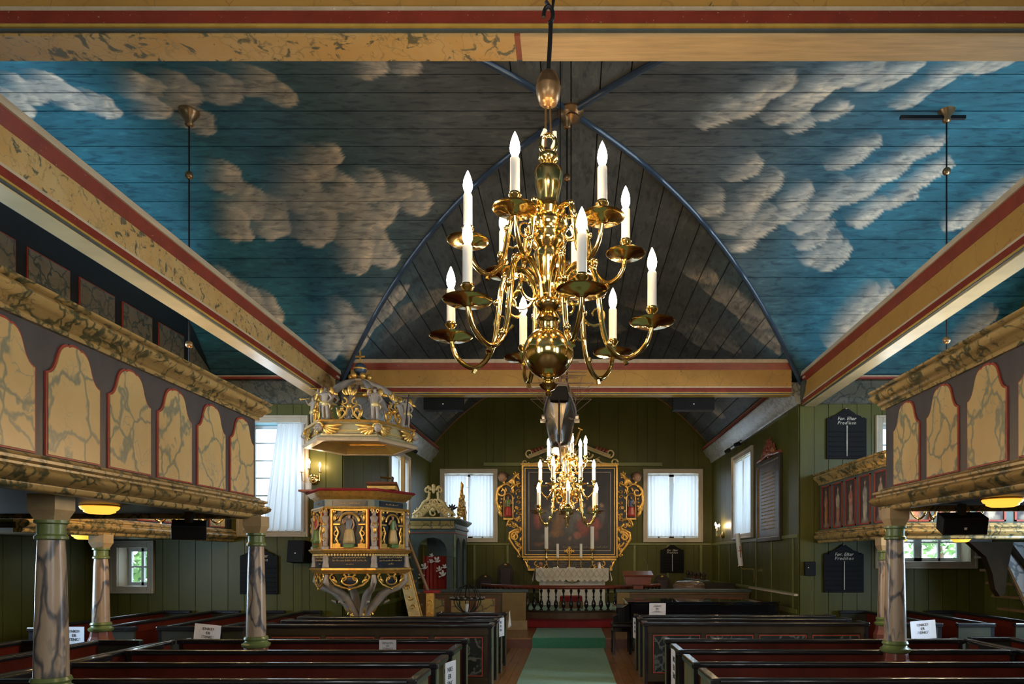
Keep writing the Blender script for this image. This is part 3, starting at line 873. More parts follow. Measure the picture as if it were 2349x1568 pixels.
def face_matrix(p, d):
    """local X along d, local Y inward (away from viewer side 'right of travel'), Z up"""
    dx, dy = d
    return Matrix(((dx, -dy, 0, p[0]), (dy, dx, 0, p[1]), (0, 0, 1, p[2]), (0, 0, 0, 1)))
_pm = {}
def panel_mesh(key, poly, y0, y1, mat):
    if key not in _pm:
        n = len(poly)
        vs = [(x, y0, z) for x, z in poly]+[(x, y1, z) for x, z in poly]
        fs = [tuple(range(n)), tuple(range(2*n-1, n-1, -1))]+[(k, k+n, (k+1) % n+n, (k+1) % n) for k in range(n)]
        me = bpy.data.meshes.new(key); me.from_pydata(vs, [], fs); me.materials.append(mat); _pm[key] = me
    return _pm[key]
def gallery(name, label, path, z0, H, pitch, offs, floor_poly, loc, style='ogee', board=None, panel=None, low=LOWP, top=TOPP):
    """front parapet along path (viewer on the right of travel); offs: list of start offsets and counts per leg"""
    root = thing(name, label, 'gallery', loc)
    zl = z0+.235; zt = z0+H-.215
    with part('lower_moulding', MOULD, root, smooth=50) as mb: mb.sweep(low, path, z0)
    with part('upper_moulding', MOULD, root, smooth=50) as mb: mb.sweep(top, path, zt)
    with part('parapet_board', board or GALB, root) as mb: mb.sweep([(-.05, 0), (.0, 0), (.0, zt-zl), (-.05, zt-zl)], path, zl)
    with part('gallery_floor', PEWDARK, root) as mb: mb.slab(floor_poly, z0+.05, z0+.12)
    for leg, (o0, n) in enumerate(offs):
        if not n: continue
        a, b = Vector(path[leg]), Vector(path[leg+1]); d = (b-a).normalized()
        for k in range(n):
            c = a+d*(o0+pitch*k)
            M = face_matrix((c.x-loc[0], c.y-loc[1], zl-loc[2]), (d.x, d.y))
            h = zt-zl
            if style == 'ogee':
                w = pitch*.43
                po = ogee(w, h-.045); pi = ogee(w-.016, h-.075)
                o1 = link('panel_border', panel_mesh(name+'_b', po, -.012, .0, REDL)); o2 = link('marbled_panel', panel_mesh(name+'_p', pi, -.018, .0, panel or PANEL))
                o1.parent = root; o2.parent = root
                o1.matrix_local = M @ Matrix.Translation((0, 0, .012)); o2.matrix_local = M @ Matrix.Translation((0, 0, .024))
            elif style == 'rect':
                w = pitch*.40
                po = [(w, 0), (w, h-.06), (-w, h-.06), (-w, 0)]; pi = [(w-.018, 0), (w-.018, h-.10), (-w+.018, h-.10), (-w+.018, 0)]
                o1 = link('panel_border', panel_mesh(name+'_b', po, -.012, .0, REDL)); o2 = link('marbled_panel', panel_mesh(name+'_p', pi, -.018, .0, panel or PANELD))
                o1.parent = root; o2.parent = root
                o1.matrix_local = M @ Matrix.Translation((0, 0, .02)); o2.matrix_local = M @ Matrix.Translation((0, 0, .04))
            else:
                w = pitch*.38
                for nm, bx in (('panel_border', (-w, -w+.025, 0, h-.05)), ('panel_border', (w-.025, w, 0, h-.05)), ('panel_border', (-w, w, h-.075, h-.05)), ('panel_border', (-w, w, 0, .025))):
                    mb = MB(M @ Matrix.Translation((0, 0, .02))); mb.box(bx[0], bx[1], -.016, 0, bx[2], bx[3])
                    me_ = bpy.data.meshes.new(nm); me_.from_pydata(mb.v, [], mb.f); me_.materials.append(REDL)
                    oo = link(nm, me_); oo.parent = root
                r = random.Random(k*7+leg*31+5)
                robe = [(.24, .10, .05), (.34, .25, .16), (.30, .11, .07), (.25, .24, .19), (.33, .24, .15), (.28, .16, .1)][(k+leg*2) % 6]
                robe2 = [(.30, .12, .04), (.28, .12, .07), (.32, .2, .14), (.33, .28, .2), (.30, .2, .13)][(k+leg) % 5]
                sk = (.55, .36, .22); robe = sc(robe, 1.6); robe2 = sc(robe2, 1.6)
                it = [(.5, .04, .42, .10, 0, (.25, .21, .16), .4),
                      (.5, .30, .24, .30, 0, robe2, .35), (.42, .22, .06, .22, .05, sc(robe2, 1.35), .8), (.60, .24, .05, .2, -.05, sc(robe2, .6), .8),
                      (.5, .60, .25, .20, 0, robe, .3), (.34, .56, .07, .17, .35, sc(robe, 1.25), .5), (.64, .56, .07, .16, -.3, sc(robe, .8), .5),
                      (.48, .55, .13, .045, .4, sk, .5), (.5, .80, .055, .06, 0, sk, .5), (.5, .865, .095, .06, 0, sk, .35), (.5, .905, .10, .03, 0, (.16, .1, .06), .5)]
                paint_plane('painted_saint', 2*(w-.025), h-.10, 22, 44, blobs((.055, .04, .04), it, seed=k+leg*10), ATTR, root, M @ Matrix.Translation((0, -.004, .045)))
    return root
# left gallery, nearest the camera, turning into the side arm
GX = -3.52
lg = gallery('gallery_parapet', 'marbled gallery front with arched cream panels filling the left edge', [(GX, 1.2), (GX, 7.60), (-8.7, 7.60)], 2.34, 1.31, .615,
             [(.55, 10), (.5, 8)], [(GX-.03, 1.2), (GX-.03, 7.57), (-8.7, 7.57), (-8.7, 4.15), (-4.2, 4.15), (-4.2, 1.2)], (GX, 4.5, 2.34))
GXR = 3.34
rg = gallery('gallery_parapet', 'marbled gallery front with arched cream panels filling the right edge', [(7.6, 7.24), (GXR, 7.24), (GXR, 1.2)], 2.40, 1.29, .655,
             [(.4, 6), (.455, 9)], [(GXR+.03, 1.2), (4.2, 1.2), (4.2, 4.15), (7.6, 4.15), (7.6, 7.21), (GXR+.03, 7.21)], (GXR, 4.5, 2.40))
# low gallery across the left side arm, marbled moulding under the near gallery
sl = gallery('side_gallery', 'side arm gallery on the left seen beneath the near gallery', [(-6.3, 7.78), (-6.3, 12.66)], 2.20, 1.25, .66,
             [(.4, 7)], [(-6.33, 7.78), (-8.75, 7.78), (-8.75, 12.66), (-6.33, 12.66)][::-1], (-6.3, 10.2, 2.2), style='rect', board=GALK, panel=PANEL)
# upper tier with grey marbled panels, dark frame
ul = thing('upper_gallery', 'dark upper gallery with grey marbled square panels high on the left', 'gallery', (-6.6, 8.4, 4.6))
def uz(y): return min(6.02, zv(y-YC)-.05)
with part('parapet_board', GALK, ul) as mb:
    ys = np.linspace(4.5, 12.62, 40)
    po = [(ys[0], 4.6)]+[(y, uz(y)) for y in ys]+[(ys[-1], 4.6)]
    n = len(po); mb.add([(-6.6, y, z) for y, z in po]+[(-6.65, y, z) for y, z in po], [tuple(range(n)), tuple(range(2*n-1, n-1, -1))]+[(k, (k+1) % n, (k+1) % n+n, k+n) for k in range(n)])
with part('gallery_floor', PEWDARK, ul) as mb: mb.box(-7.5, -6.65, 4.7, 12.6, 4.62, 4.70)
for k in range(8):
    y0 = 12.48-.88*k-.34
    for nm, e, m_, x in (('panel_border', .016, REDL, -6.585), ('marbled_panel', 0, PANELD, -6.578)):
        a0, a1 = y0-.34-e, y0+.34+e
        if a1 > 12.6: a1 = 12.6
        mb = MB(); z0 = 4.92-e
        t0, t1 = min(5.66+e, uz(a0)-.04), min(5.66+e, uz(a1)-.04)
        if min(t0, t1) < z0+.05: continue
        v8 = [(-6.6, a0, z0), (-6.6, a1, z0), (-6.6, a1, t1), (-6.6, a0, t0), (x, a0, z0), (x, a1, z0), (x, a1, t1), (x, a0, t0)]
        mb.add(v8, [(4, 5, 6, 7), (0, 3, 2, 1), (0, 1, 5, 4), (1, 2, 6, 5), (2, 3, 7, 6), (3, 0, 4, 7)])
        mb.build(nm, m_, ul)
# right side arm gallery with painted saints
sr = gallery('saints_gallery', 'side arm gallery on the right with painted saints in red borders', [(4.62, 12.66), (4.62, 9.9), (7.6, 9.9)], 2.18, 1.28, .545,
             [(.30, 5), (.38, 5)], [(4.65, 9.93), (7.65, 9.93), (7.65, 12.66), (4.65, 12.66)], (4.62, 11.2, 2.18), board=CABG, style='saint')

# ---------------------------------------------------------------- columns
def column(loc, ztop, label, rb=.10, rt=.078):
    x, y = loc
    root = thing('column', label, 'column', (x, y, 0), 'marbled gallery columns')
    with part('pedestal', COLR, root, bevel=.01) as mb: mb.lathe([(.16, 0), (.16, .80), (.135, .86), (.125, .93)], (x, y, 0), 8, a0=PI/8)
    with part('base_ring', COLG, root, smooth=True) as mb: mb.lathe([(.12, .92), (.145, .94), (.15, .965), (.12, .985), (.115, 1.0), (.13, 1.02), (.12, 1.045), (.1, 1.05)], (x, y, 0), 24)
    zc = ztop-.30
    with part('shaft', COLM, root, smooth=True) as mb: mb.lathe([(rb+.004, 1.04), (rb+.002, 1.2), (rt+.01, 1.8), (rt, zc)], (x, y, 0), 28)
    with part('neck_ring', COLG, root, smooth=True) as mb:
        mb.lathe([(rt, zc-.03), (rt+.022, zc-.02), (rt+.022, zc), (rt+.006, zc+.015), (rt+.006, zc+.085), (rt+.025, zc+.095), (rt+.025, zc+.115)], (x, y, 0), 24)
    with part('capital_block', CAPB, root) as mb:
        k = .10
        mb.lathe([(.07*1.414, zc+.115), (k*1.414, zc+.19), (k*1.414, ztop)], (x, y, 0), 4, a0=PI/4)
    return root
column((-3.76, 4.94), 2.36, 'thick marbled column at the left edge, nearest the camera', .105, .082)
column((-3.46, 7.50), 2.36, 'marbled column under the far corner of the left gallery')
column((-6.30, 9.15), 2.22, 'marbled column left of the small square window')
column((3.37, 7.10), 2.42, 'marbled column under the corner of the right gallery', .105, .085)
column((4.58, 9.96), 2.20, 'marbled column behind the right gallery column')

# ================================================================ pews
def pew(L, label, loc, group='box pews', seat=True, cap=.52, front=False, name='pew', ends=None):
    """bench along local X (0..L), back at y=0, seat towards +Y"""
    root = thing(name, label, 'pew', (0, 0, 0), group)
    with part('top_rail', BLACKP, root, smooth=60) as mb:
        pr = [(.0, -.045), (.0, .045)]
        n = 16; prof = [(.046*math.copysign(abs(math.cos(a))**.55, math.cos(a)), .918+.028*math.copysign(abs(math.sin(a))**.55, math.sin(a))) for a in np.linspace(0, 2*PI, n, endpoint=False)]
        vs = [(x, y, z) for x in (0.0, L) for y, z in prof]
        mb.add(vs, [(k, (k+1) % n, (k+1) % n+n, k+n) for k in range(n)]+[tuple(range(n-1, -1, -1)), tuple(range(n, 2*n))])
    with part('back_panel', PEWDARK if front else PEWRED, root) as mb: mb.box(.02, L-.02, -.014, .014, .05, .90)
    with part('back_rail', PEWDARK if front else PEWRED, root, bevel=.004) as mb:
        mb.box(.02, L-.02, -.024, .022, .78, .895); mb.box(.02, L-.02, -.024, .022, .06, .16)
    n = max(2, round(L/.8))
    for k in range(n+1):
        x = .03+(L-.12)*k/n
        with part('back_stile', PEWDARK if front else PEWRED, root, bevel=.004) as mb: mb.box(x, x+.06, -.023, .021, .16, .78)
        if front and k < n:
            with part('back_field', PEWPANEL, root, bevel=.004) as mb: mb.box(x+.09, .03+(L-.12)*(k+1)/n-.03, -.021, -.01, .2, .74)
            with part('field_border', REDL, root) as mb:
                x1 = .03+(L-.12)*(k+1)/n
                fr = MB(); casing(mb, lambda a, d, z: (a, d, z), x+.075, x1-.015, .185, .755, .012, -.024, -.012)
    if seat:
        with part('seat', SEATW, root, bevel=.006) as mb: mb.box(.03, L-.03, .02, .40, .42, .455)
    for s, x in ((-1, 0.0), (1, L)):
        with part('pew_end', ends or PEWGREEN, root, bevel=.004) as mb:
            mb.box(x-.02, x+.02, -.03, cap-.02, 0, .885)
        with part('end_edge', BLACKP, root) as mb:
            mb.box(x-.0215, x+.0215, -.034, .02, 0, .884)
        with part('arm_cap', BLACKP, root, bevel=.014) as mb:
            mb.box(x-.042, x+.042, -.05, cap, .885, .945)
    return root
PROT = {}
END_SHADE = paint('shaded_bench_end', (.030, .030, .018), .6, spec=.2)  # pew-end green darkened in its colour to stand in for weaker light
def place_pew(L, loc, rz, label, group, front=False, cap=.52, seat=True, ends=None):
    k = (L, front, cap, seat)
    if k not in PROT:
        p = pew(L, label, loc, group, front=front, cap=cap, seat=seat, ends=ends); PROT[k] = p
        p.location = loc; p.rotation_euler = (0, 0, rz)
        p['label'] = label; p['group'] = group
        return p
    return dup(PROT[k], loc, rz, label, group)
ordn = ['front-most', 'second', 'third', 'fourth', 'fifth']
ROWS = [5.43, 6.28, 7.13, 8.08]
near = ['nearest', 'second nearest', 'third nearest', 'furthest']
for k, y in enumerate(ROWS):
    c = .14 if k == 3 else .52
    place_pew(3.34, (-4.60, y, 0), 0, 'dark red pew left of the aisle, %s row of the near block' % near[k], 'pews left of the aisle, near block', cap=c)
    place_pew(3.46, (1.15, y+.03, 0), 0, 'dark red pew right of the aisle, %s row of the near block' % near[k], 'pews right of the aisle, near block', cap=c)
FARR = [9.95, 10.62, 11.25, 12.05]
for k, y in enumerate(FARR):
    if k < 3:
        place_pew(3.28, (-4.46, y, 0), 0, 'dark pew left of the aisle, %s row of the block before the pulpit' % near[k], 'pews before the pulpit', front=(k == 0), cap=.3)
        place_pew(3.30, (1.12, y+.28, 0), 0, 'dark pew right of the aisle, %s row of the block before the piano' % near[k], 'pews before the piano', front=(k == 0), cap=.3)
    else:
        place_pew(1.16, (-2.34, y, 0), 0, 'short dark pew just behind the pulpit foot, left of aisle', 'pews before the pulpit', cap=.2)
# benches of the side arms run away from the camera and face the crossing
for k, (x, y0, L) in enumerate([(-4.93, 9.62, 2.95), (-5.78, 9.62, 2.95), (-6.60, 9.55, 3.0), (-7.50, 9.5, 3.05)]):
    place_pew(round(L, 2), (x, y0+L, 0), -PI/2, 'red bench running to the green wall on the left, %s from the aisle' % ['first', 'second', 'third', 'fourth'][k], 'far benches on the left', cap=.34 if k == 0 else .52, ends=END_SHADE)
for k, (x, y0, L) in enumerate([(-4.70, 4.6, 3.4), (-5.55, 4.6, 3.4), (-6.45, 4.6, 3.4)]):
    place_pew(L, (x, y0+L, 0), -PI/2, 'red bench beneath the left gallery, %s from the aisle' % ['first', 'second', 'third'][k], 'near benches on the left', cap=.05 if k == 0 else .52, seat=k > 0, ends=END_SHADE)
for k, (x, y0, L) in enumerate([(5.02, 10.12, 2.45), (5.80, 10.12, 2.45), (6.65, 10.12, 2.45)]):
    place_pew(L, (x+.43, y0, 0), PI/2, 'red bench running to the green wall on the right, %s from the aisle' % ['first', 'second', 'third'][k], 'far benches on the right', ends=END_SHADE)
for k, (x, y0, L) in enumerate([(4.72, 4.6, 3.5), (5.35, 4.6, 3.7), (6.2, 4.6, 3.7)]):
    place_pew(L, (x, y0, 0), PI/2, 'red bench beneath the right gallery, %s from the aisle' % ['first', 'second', 'third'][k], 'near benches on the right', cap=.05 if k == 0 else .52, seat=k > 0, ends=END_SHADE)

# ---------------------------------------------------------------- carpet runner
cr = thing('carpet_runner', 'pale green carpet runner along the aisle up to the altar rail', 'carpet', (-.07, 12, 0))
with part('runner_floor', CARPET, cr, bevel=.004) as mb: mb.box(-.82, .68, 3.0, 14.30, .013, .026)
with part('runner_riser', CARPETD, cr) as mb: mb.box(-.82, .72, 14.355, 14.384, .013, .235)
with part('runner_platform', CARPET, cr, bevel=.004) as mb: mb.box(-.82, .72, 14.36, 16.36, .224, .238)

# ---------------------------------------------------------------- closed-pew notices
def sheet(label, c, ang, w=.21, h=.29, curl=.02, tilt=0, lines=True, sag=0):
    """paper notice facing local -Y before rotation by ang about Z; c is the top centre"""
    root = thing('paper_notice', label, 'paper', c, 'closed pew notices')
    M = Matrix.Rotation(ang, 4, 'Z') @ Matrix.Rotation(tilt, 4, 'Y')
    mb = MB(M); vs = []; nx, nz = 6, 6
    for j in range(nz+1):
        for i in range(nx+1):
            u, v = i/nx-.5, j/nz
            vs.append((u*w, -.004-curl*(4*u*u)-sag*v*v, -h*v))
    mb.add(vs, [(j*(nx+1)+i, j*(nx+1)+i+1, (j+1)*(nx+1)+i+1, (j+1)*(nx+1)+i) for j in range(nz) for i in range(nx)])
    me = bpy.data.meshes.new('sheet'); me.from_pydata(mb.v, [], mb.f); me.materials.append(PAPER)
    o = link('sheet', me); o.parent = root
    md = o.modifiers.new('t', 'SOLIDIFY'); md.thickness = .0012; md.offset = 1
    for s, z in (('BENKEN', .24), ('ER', .45), ('STENGT', .66)):
        zz = -h*z
        text(s, h*.20, INK, root, M @ Matrix.Translation((0, -.0065-sag*z*z, zz)) @ Matrix.Rotation(PI/2, 4, 'X'), space=1.05)
    return root
sheet('BENKEN ER STENGT notice on the bench end beside the nearest left column', (-6.88, 9.45, .955), 0, .30, .27, .01)
sheet('BENKEN ER STENGT notice on the bench end under the small square window', (-5.08, 9.575, .975), 0, .37, .27, .015, tilt=.1)
sheet('BENKEN ER STENGT notice on a bench end by the right gallery column', (5.17, 10.06, .985), 0, .37, .27, .015, tilt=-.08)
sheet('notice hanging at the aisle end of a near pew left of the carpet', (-1.17, 6.55, .91), PI/2-.25, .24, .32, .012)
sheet('notice hanging at the aisle end of a far pew left of the carpet', (-1.15, 11.1, .93), PI/2-.25, .24, .30, .02)
sheet('notice hanging at the aisle end of a near pew right of the carpet', (1.105, 7.3, .92), -PI/2, .30, .42, .01)
sheet('notice hanging at the aisle end of a far pew right of the carpet', (1.05, 11.2, .92), -PI/2+.1, .22, .33, .01)
sheet('notice standing above the foremost pew rail in front of the piano', (1.47, 11.62, 1.14), 0, .28, .22, .015, sag=-.03)
sheet('folded notice lying behind the fourth pew left of the aisle', (-2.15, 8.01, .945), 0, .2, .16, .005)

# ================================================================ chandeliers
BULBP = [(.004, 0), (.013, .008), (.021, .028), (.0225, .045), (.019, .068), (.011, .092), (.004, .108), (.001, .114)]
def chandelier(name, label, loc, shaft, tiers, ball_r, top_rings, group=None, extra=None):
    """brass crown; local origin at the centre of the lower ball. tiers: (radius, pan z, hub z, count, phase, scale)"""
    root = thing(name, label, 'chandelier', (0, 0, 0), group)
    with part('shaft', BRASS, root, smooth=60) as mb: mb.lathe(shaft, (0, 0, 0), 24)
    with part('globe', BRASS, root, smooth=True) as mb: mb.ball((0, 0, 0), ball_r, 28, 18)
    with part('finial', BRASS, root, smooth=60) as mb:
        mb.lathe([(.0, -ball_r*1.72), (.012, -ball_r*1.66), (.017, -ball_r*1.58), (.010, -ball_r*1.50), (.032, -ball_r*1.40), (.046, -ball_r*1.26), (.03, -ball_r*1.15), (.018, -ball_r*1.08), (.03, -ball_r*.98), (.03, -ball_r*.9)], (0, 0, 0), 16)
    with part('suspension_ring', BRASS, root, smooth=True) as mb:
        zt = top_rings
        mb.tube([(.038*math.cos(a), 0, zt+.045+.045*math.sin(a)) for a in np.linspace(0, 2*PI, 18, endpoint=False)], .012, 8, closed=True)
    for ti, (R, zp, zh, n, ph, k) in enumerate(tiers):
        d = zh-zp
        # S-shaped arm: curls over at the hub, dips below the pan and rises to it
        ctrl = [(.045, d*.55), (.07, d*.95), (.13, d*1.22), (.20, d*1.18), (.235, d*.92), (.25, d*.5), (.27, -.02*k), (.305, -.105*k), (.36, -.15*k), (.42, -.14*k), (.475, -.085*k), (.50, -.005)]
        rs = R/.5
        pts = [Vector((x*rs, 0, zp+z)) for x, z in ctrl]
        sm_ = []
        for i in range(len(pts)-1):
            p0 = pts[max(0, i-1)]; p1 = pts[i]; p2 = pts[i+1]; p3 = pts[min(len(pts)-1, i+2)]
            for t in (0, .34, .67):
                sm_.append(.5*((2*p1)+(p2-p0)*t+(2*p0-5*p1+4*p2-p3)*t*t+(3*p1-p0-3*p2+p3)*t**3))
        sm_.append(pts[-1])
        first = None
        for a_i in range(n):
            ang = ph+2*PI*a_i/n
            if first is None:
                with part('arm', BRASS, root, smooth=True) as mb:
                    mb.tube([tuple(p) for p in sm_], [.0165*k*(1-.3*i/len(sm_)) for i in range(len(sm_))], 8)
                    # inner volute, knops and curls
                    mb.spiral(.14*rs, zp+d*.70, .085*rs, .02*rs, PI*.5, PI*2.9, .010*k, n=16)
                    mb.spiral(.235*rs, zp+d*.25, .06*rs, .015*rs, -PI*.9, PI*1.1, .008*k, n=12)
                    for (q, w) in ((.26*rs, .62), (.30*rs, -.30), (.22*rs, 1.12)):
                        mb.ball((q, 0, zp+d*w), .019*k, 8, 6)
                    mb.tube([(.37*rs, 0, zp-.15*k), (.38*rs, 0, zp-.18*k)], [.009, .013], 6)
                arm = [o for o in root.children if o.name.startswith('arm')][-1]
                with part('drip_pan', BRASS, arm, smooth=60) as mb:
                    q = .106*k
                    mb.lathe([(.012, -.018), (.022, -.014), (.03, -.006), (q*.50, -.004), (q*.62, .002), (q*.9, .004), (q, .010), (q*1.02, .012), (q*.95, .010), (q*.62, .006), (.03, .008), (.012, .02)], (R, 0, zp), 26)
                with part('socket', BRASS, arm, smooth=60) as mb:
                    mb.lathe([(.012, .01), (.022, .016), (.016, .03), (.018, .05), (.027, .062), (.03, .07), (.024, .076), (.024, .082)], (R, 0, zp), 14)
                with part('candle_tube', WAX, arm, smooth=60) as mb:
                    mb.lathe([(.0215, .075), (.0215, .075+.165*k), (.019, .08+.165*k), (.008, .083+.165*k)], (R, 0, zp), 14)
                with part('bulb', BULB, arm, smooth=True) as mb:
                    mb.lathe([(r, z+.08+.165*k) for r, z in BULBP], (R, 0, zp), 10)
                arm.rotation_euler = (0, 0, ang); first = arm
            else:
                c = copy_tree(first, root); c.rotation_euler = (0, 0, ang)
    return root
SH1 = [(.0, -.10), (.03, .10), (.05, .125), (.045, .14), (.062, .16), (.05, .185), (.036, .20), (.055, .215), (.068, .235), (.06, .255), (.036, .27), (.036, .285), (.05, .30), (.055, .36), (.062, .44), (.072, .475), (.062, .495), (.078, .515), (.09, .54), (.078, .565), (.085, .585), (.10, .61), (.085, .64), (.07, .655), (.085, .68), (.065, .70), (.05, .715), (.048, .735), (.062, .80), (.072, .86), (.066, .885), (.04, .905), (.03, .915), (.048, .93), (.052, .95), (.035, .965), (.02, .975), (.0, .98)]
z1 = 2.89
ch1 = chandelier('chandelier', 'large brass chandelier with twelve lit candle bulbs nearest the camera', (0, 0, 0), SH1,
                 [(.50, .105, .36, 6, math.radians(-72), 1.0), (.385, .50, .64, 6, math.radians(-50), .92)], .122, .965)
with part('counterweight', BRASSD, ch1, smooth=60) as mb:
    mb.lathe([(.0, 1.19), (.02, 1.195), (.045, 1.21), (.058, 1.25), (.06, 1.28), (.061, 1.285), (.058, 1.29), (.055, 1.31), (.04, 1.345), (.018, 1.365), (.0, 1.37)], (0, 0, 0), 22)
with part('hanging_straps', BRASSD, ch1) as mb:
    mb.tube([(-.015, 0, 1.0), (-.012, 0, 1.2)], .006, 6); mb.tube([(.012, 0, 1.06), (.008, 0, 1.2)], .005, 6)
with part('clamp', WAX, ch1, smooth=True) as mb:
    mb.tube([(-.03, 0, 1.0), (-.028, 0, 1.05), (-.014, 0, 1.08)], .011, 6); mb.tube([(.02, 0, .99), (.032, 0, 1.02), (.03, 0, 1.07)], .011, 6)
with part('hook', IRON, ch1, smooth=True) as mb:
    mb.tube([(0, 0, 1.36), (.008, 0, 1.5), (.012, 0, 1.60)], .011, 8)
    mb.tube([(.022*math.cos(a), 0, 1.635+.04*math.sin(a)) for a in np.linspace(-1.6, 3.4, 14)], .010, 8)
    mb.tube([(-.012, 0, 1.70), (.02, 0, 1.665), (.026, 0, 1.72), (.004, 0, 1.75), (.0, 0, 1.9), (.0, 0, 7.4-2.89)], .010, 8)
ch1.location = (-.11, 3.3, z1)
SH2 = [(.0, -.10), (.04, .09), (.055, .115), (.04, .135), (.06, .16), (.045, .19), (.055, .22), (.065, .25), (.045, .28), (.05, .33), (.06, .38), (.045, .42), (.055, .47), (.045, .51), (.05, .56), (.058, .60), (.04, .64), (.05, .68), (.055, .71), (.03, .75), (.04, .78), (.02, .80), (0, .805)]
ch2 = chandelier('chandelier', 'brass chandelier with three tiers of lit bulbs before the altarpiece', (0, 0, 0), SH2,
                 [(.40, -.06, .17, 6, math.radians(-88), .95), (.33, .26, .40, 6, math.radians(-60), .85), (.235, .56, .64, 6, math.radians(-75), .75)], .098, .80, 'three-tier chandeliers on long rods')
# long rod with brass balls up to the vault
with part('rod', IRON, ch2, smooth=True) as mb: mb.tube([(0, 0, .88), (0, 0, 7.36-2.52)], .010, 8)
with part('rod_ball', BRASSD, ch2, smooth=True) as mb: mb.ball((0, 0, 1.98), .045, 14, 10)
for z in (3.02, 4.06):
    with part('rod_ball', BRASSD, ch2, smooth=True) as mb: mb.ball((0, 0, z), .048, 14, 10)
with part('ceiling_rose', BRASSD, ch2, smooth=60) as mb: mb.lathe([(.03, 4.66), (.05, 4.68), (.045, 4.72), (.10, 4.80), (.12, 4.83), (.12, 4.86)], (0, 0, 0), 18)
ch2.location = (-.05, 8.4, 2.52)
dup(ch2, (-4.70, 8.4, 2.55), 0, 'chandelier on a long rod of balls, mostly hidden by the left gallery')
dup(ch2, (4.62, 8.4, 2.60), 0, 'chandelier on a long rod of balls, mostly hidden by the right gallery')
with part('slide_rail', IRON, ceil) as mb: mb.box(4.05, 4.85, 8.38, 8.42, 7.30, 7.34)

# ---------------------------------------------------------------- hanging ship model
sp = thing('ship_model', 'hanging model sailing ship seen from astern with dark hull and rigging', 'ship', (0, 0, 0))
nS, nR = 17, 13
mb = MB(); vs = []
for i in range(nS):
    t = i/(nS-1); y = -.62+1.24*t
    b = .155*(math.sin(min(1, (t*.86+.20))*PI)**.55) if t < .97 else .012
    b = .155*max(.06, 1-abs((t-.42)/.60)**2.6)
    if t < .12: b = .155*(.62+3.0*t)*.95
    zd = .10+.10*(abs(t-.5)*2)**2*(.9 if t < .5 else .6)
    kz = -.30+.05*(t > .9)*(t-.9)*10*2
    run = 1-max(0, (.30-t)/.30)   # fullness of the after body
    ent = 1-max(0, (t-.72)/.28)**1.4
    for j in range(nR):
        s = j/(nR-1); z = kz+(zd-kz)*s
        f = s**(.30+.75*(1-run)+.8*(1-ent))
        if s > .75: f *= 1-.22*(s-.75)/.25
        vs.append((b*f, y, z))
L_ = len(vs)
vs2 = vs+[(-x, y, z) for x, y, z in vs]
fs = []
for i in range(nS-1):
    for j in range(nR-1):
        a = i*nR+j
        fs.append((a, a+nR, a+nR+1, a+1)); fs.append((L_+a, L_+a+1, L_+a+nR+1, L_+a+nR))
    fs.append((i*nR+nR-1, (i+1)*nR+nR-1, L_+(i+1)*nR+nR-1, L_+i*nR+nR-1))
fs.append(tuple(range(nR))+tuple(L_+j for j in range(nR-1, -1, -1)))
mb.add(vs2, fs)
HULL = paint('brown_black_hull', (.055, .038, .032), .14, var=.15, coat=.5)
hull = mb.build('hull', HULL, sp, smooth=35)
with part('keel', LREDW, sp) as mb: mb.box(-.008, .008, -.62, .58, -.325, -.285); mb.box(-.007, .007, -.645, -.60, -.31, .05)
with part('rudder', BLACKB, sp) as mb: mb.box(-.006, .006, -.70, -.645, -.31, .04)
with part('transom', BLACKB, sp, bevel=.01) as mb: mb.prism([(-.075, .03), (.075, .03), (.082, .07), (.065, .155), (-.065, .155), (-.082, .07)], -.67, -.60)
with part('bulwark', paint('pale_grey_strake', (.3, .3, .3), .4), sp) as mb:
    for sx in (-1, 1):
        mb.tube([(sx*(abs(vs[i*nR+nR-3][0])+.004), vs[i*nR][1], vs[i*nR+nR-3][2]) for i in range(nS)], .010, 6)
MASTW = paint('mast_wood', (.20, .11, .06), .45)
for (y, h) in ((-.34, .44), (.04, .56), (.36, .50)):
    with part('mast', MASTW, sp, smooth=True) as mb: mb.tube([(0, y, .05), (0, y, .1+h*.6), (0, y, .1+h)], [.016, .012, .006], 8)
    for q, w in ((.36, .30), (.58, .24), (.78, .17)):
        with part('yard', MASTW, sp, smooth=True) as mb: mb.tube([(-w, y-.02, .1+h*q), (0, y-.02, .1+h*q), (w, y-.02, .1+h*q)], [.004, .010, .004], 6)
    with part('rigging', MASTW, sp) as mb:
        for sx in (-1, 1):
            for k in range(4): mb.tube([(sx*.14, y-.06+.04*k, .12), (sx*.01, y, .1+h*.62)], .0022, 4)
            for k in range(2): mb.tube([(sx*.13, y-.1-.03*k, .12), (sx*.30*(1-.3*k), y-.02, .1+h*.36+h*.22*k)], .0022, 4)
            for k in range(5): mb.tube([(sx*(.14-.022*k), y-.06, .12+h*.1*k), (sx*(.14-.022*k), y+.06, .12+h*.1*k)], .002, 4)
with part('bowsprit', MASTW, sp, smooth=True) as mb: mb.tube([(0, .55, .1), (.0, .95, .26)], [.014, .006], 8)
with part('gilded_anchor', GOLD, sp, smooth=True) as mb: mb.tube([(.135, -.1, -.24), (.17, -.1, -.14), (.185, -.1, -.10)], [.012, .010, .005], 6); mb.tube([(.165, -.1, -.085), (.185, -.1, -.10), (.205, -.1, -.105)], .006, 6)
for sx in (-1, 1):
    with part('chain_plate', GREYP, sp) as mb: mb.box(sx*.15-.02, sx*.15+.02, -.1, .16, .02, .035)
    with part('fender_board', GREYP, sp) as mb: mb.box(sx*.15-.025, sx*.15+.025, -.3, -.2, -.06, -.045)
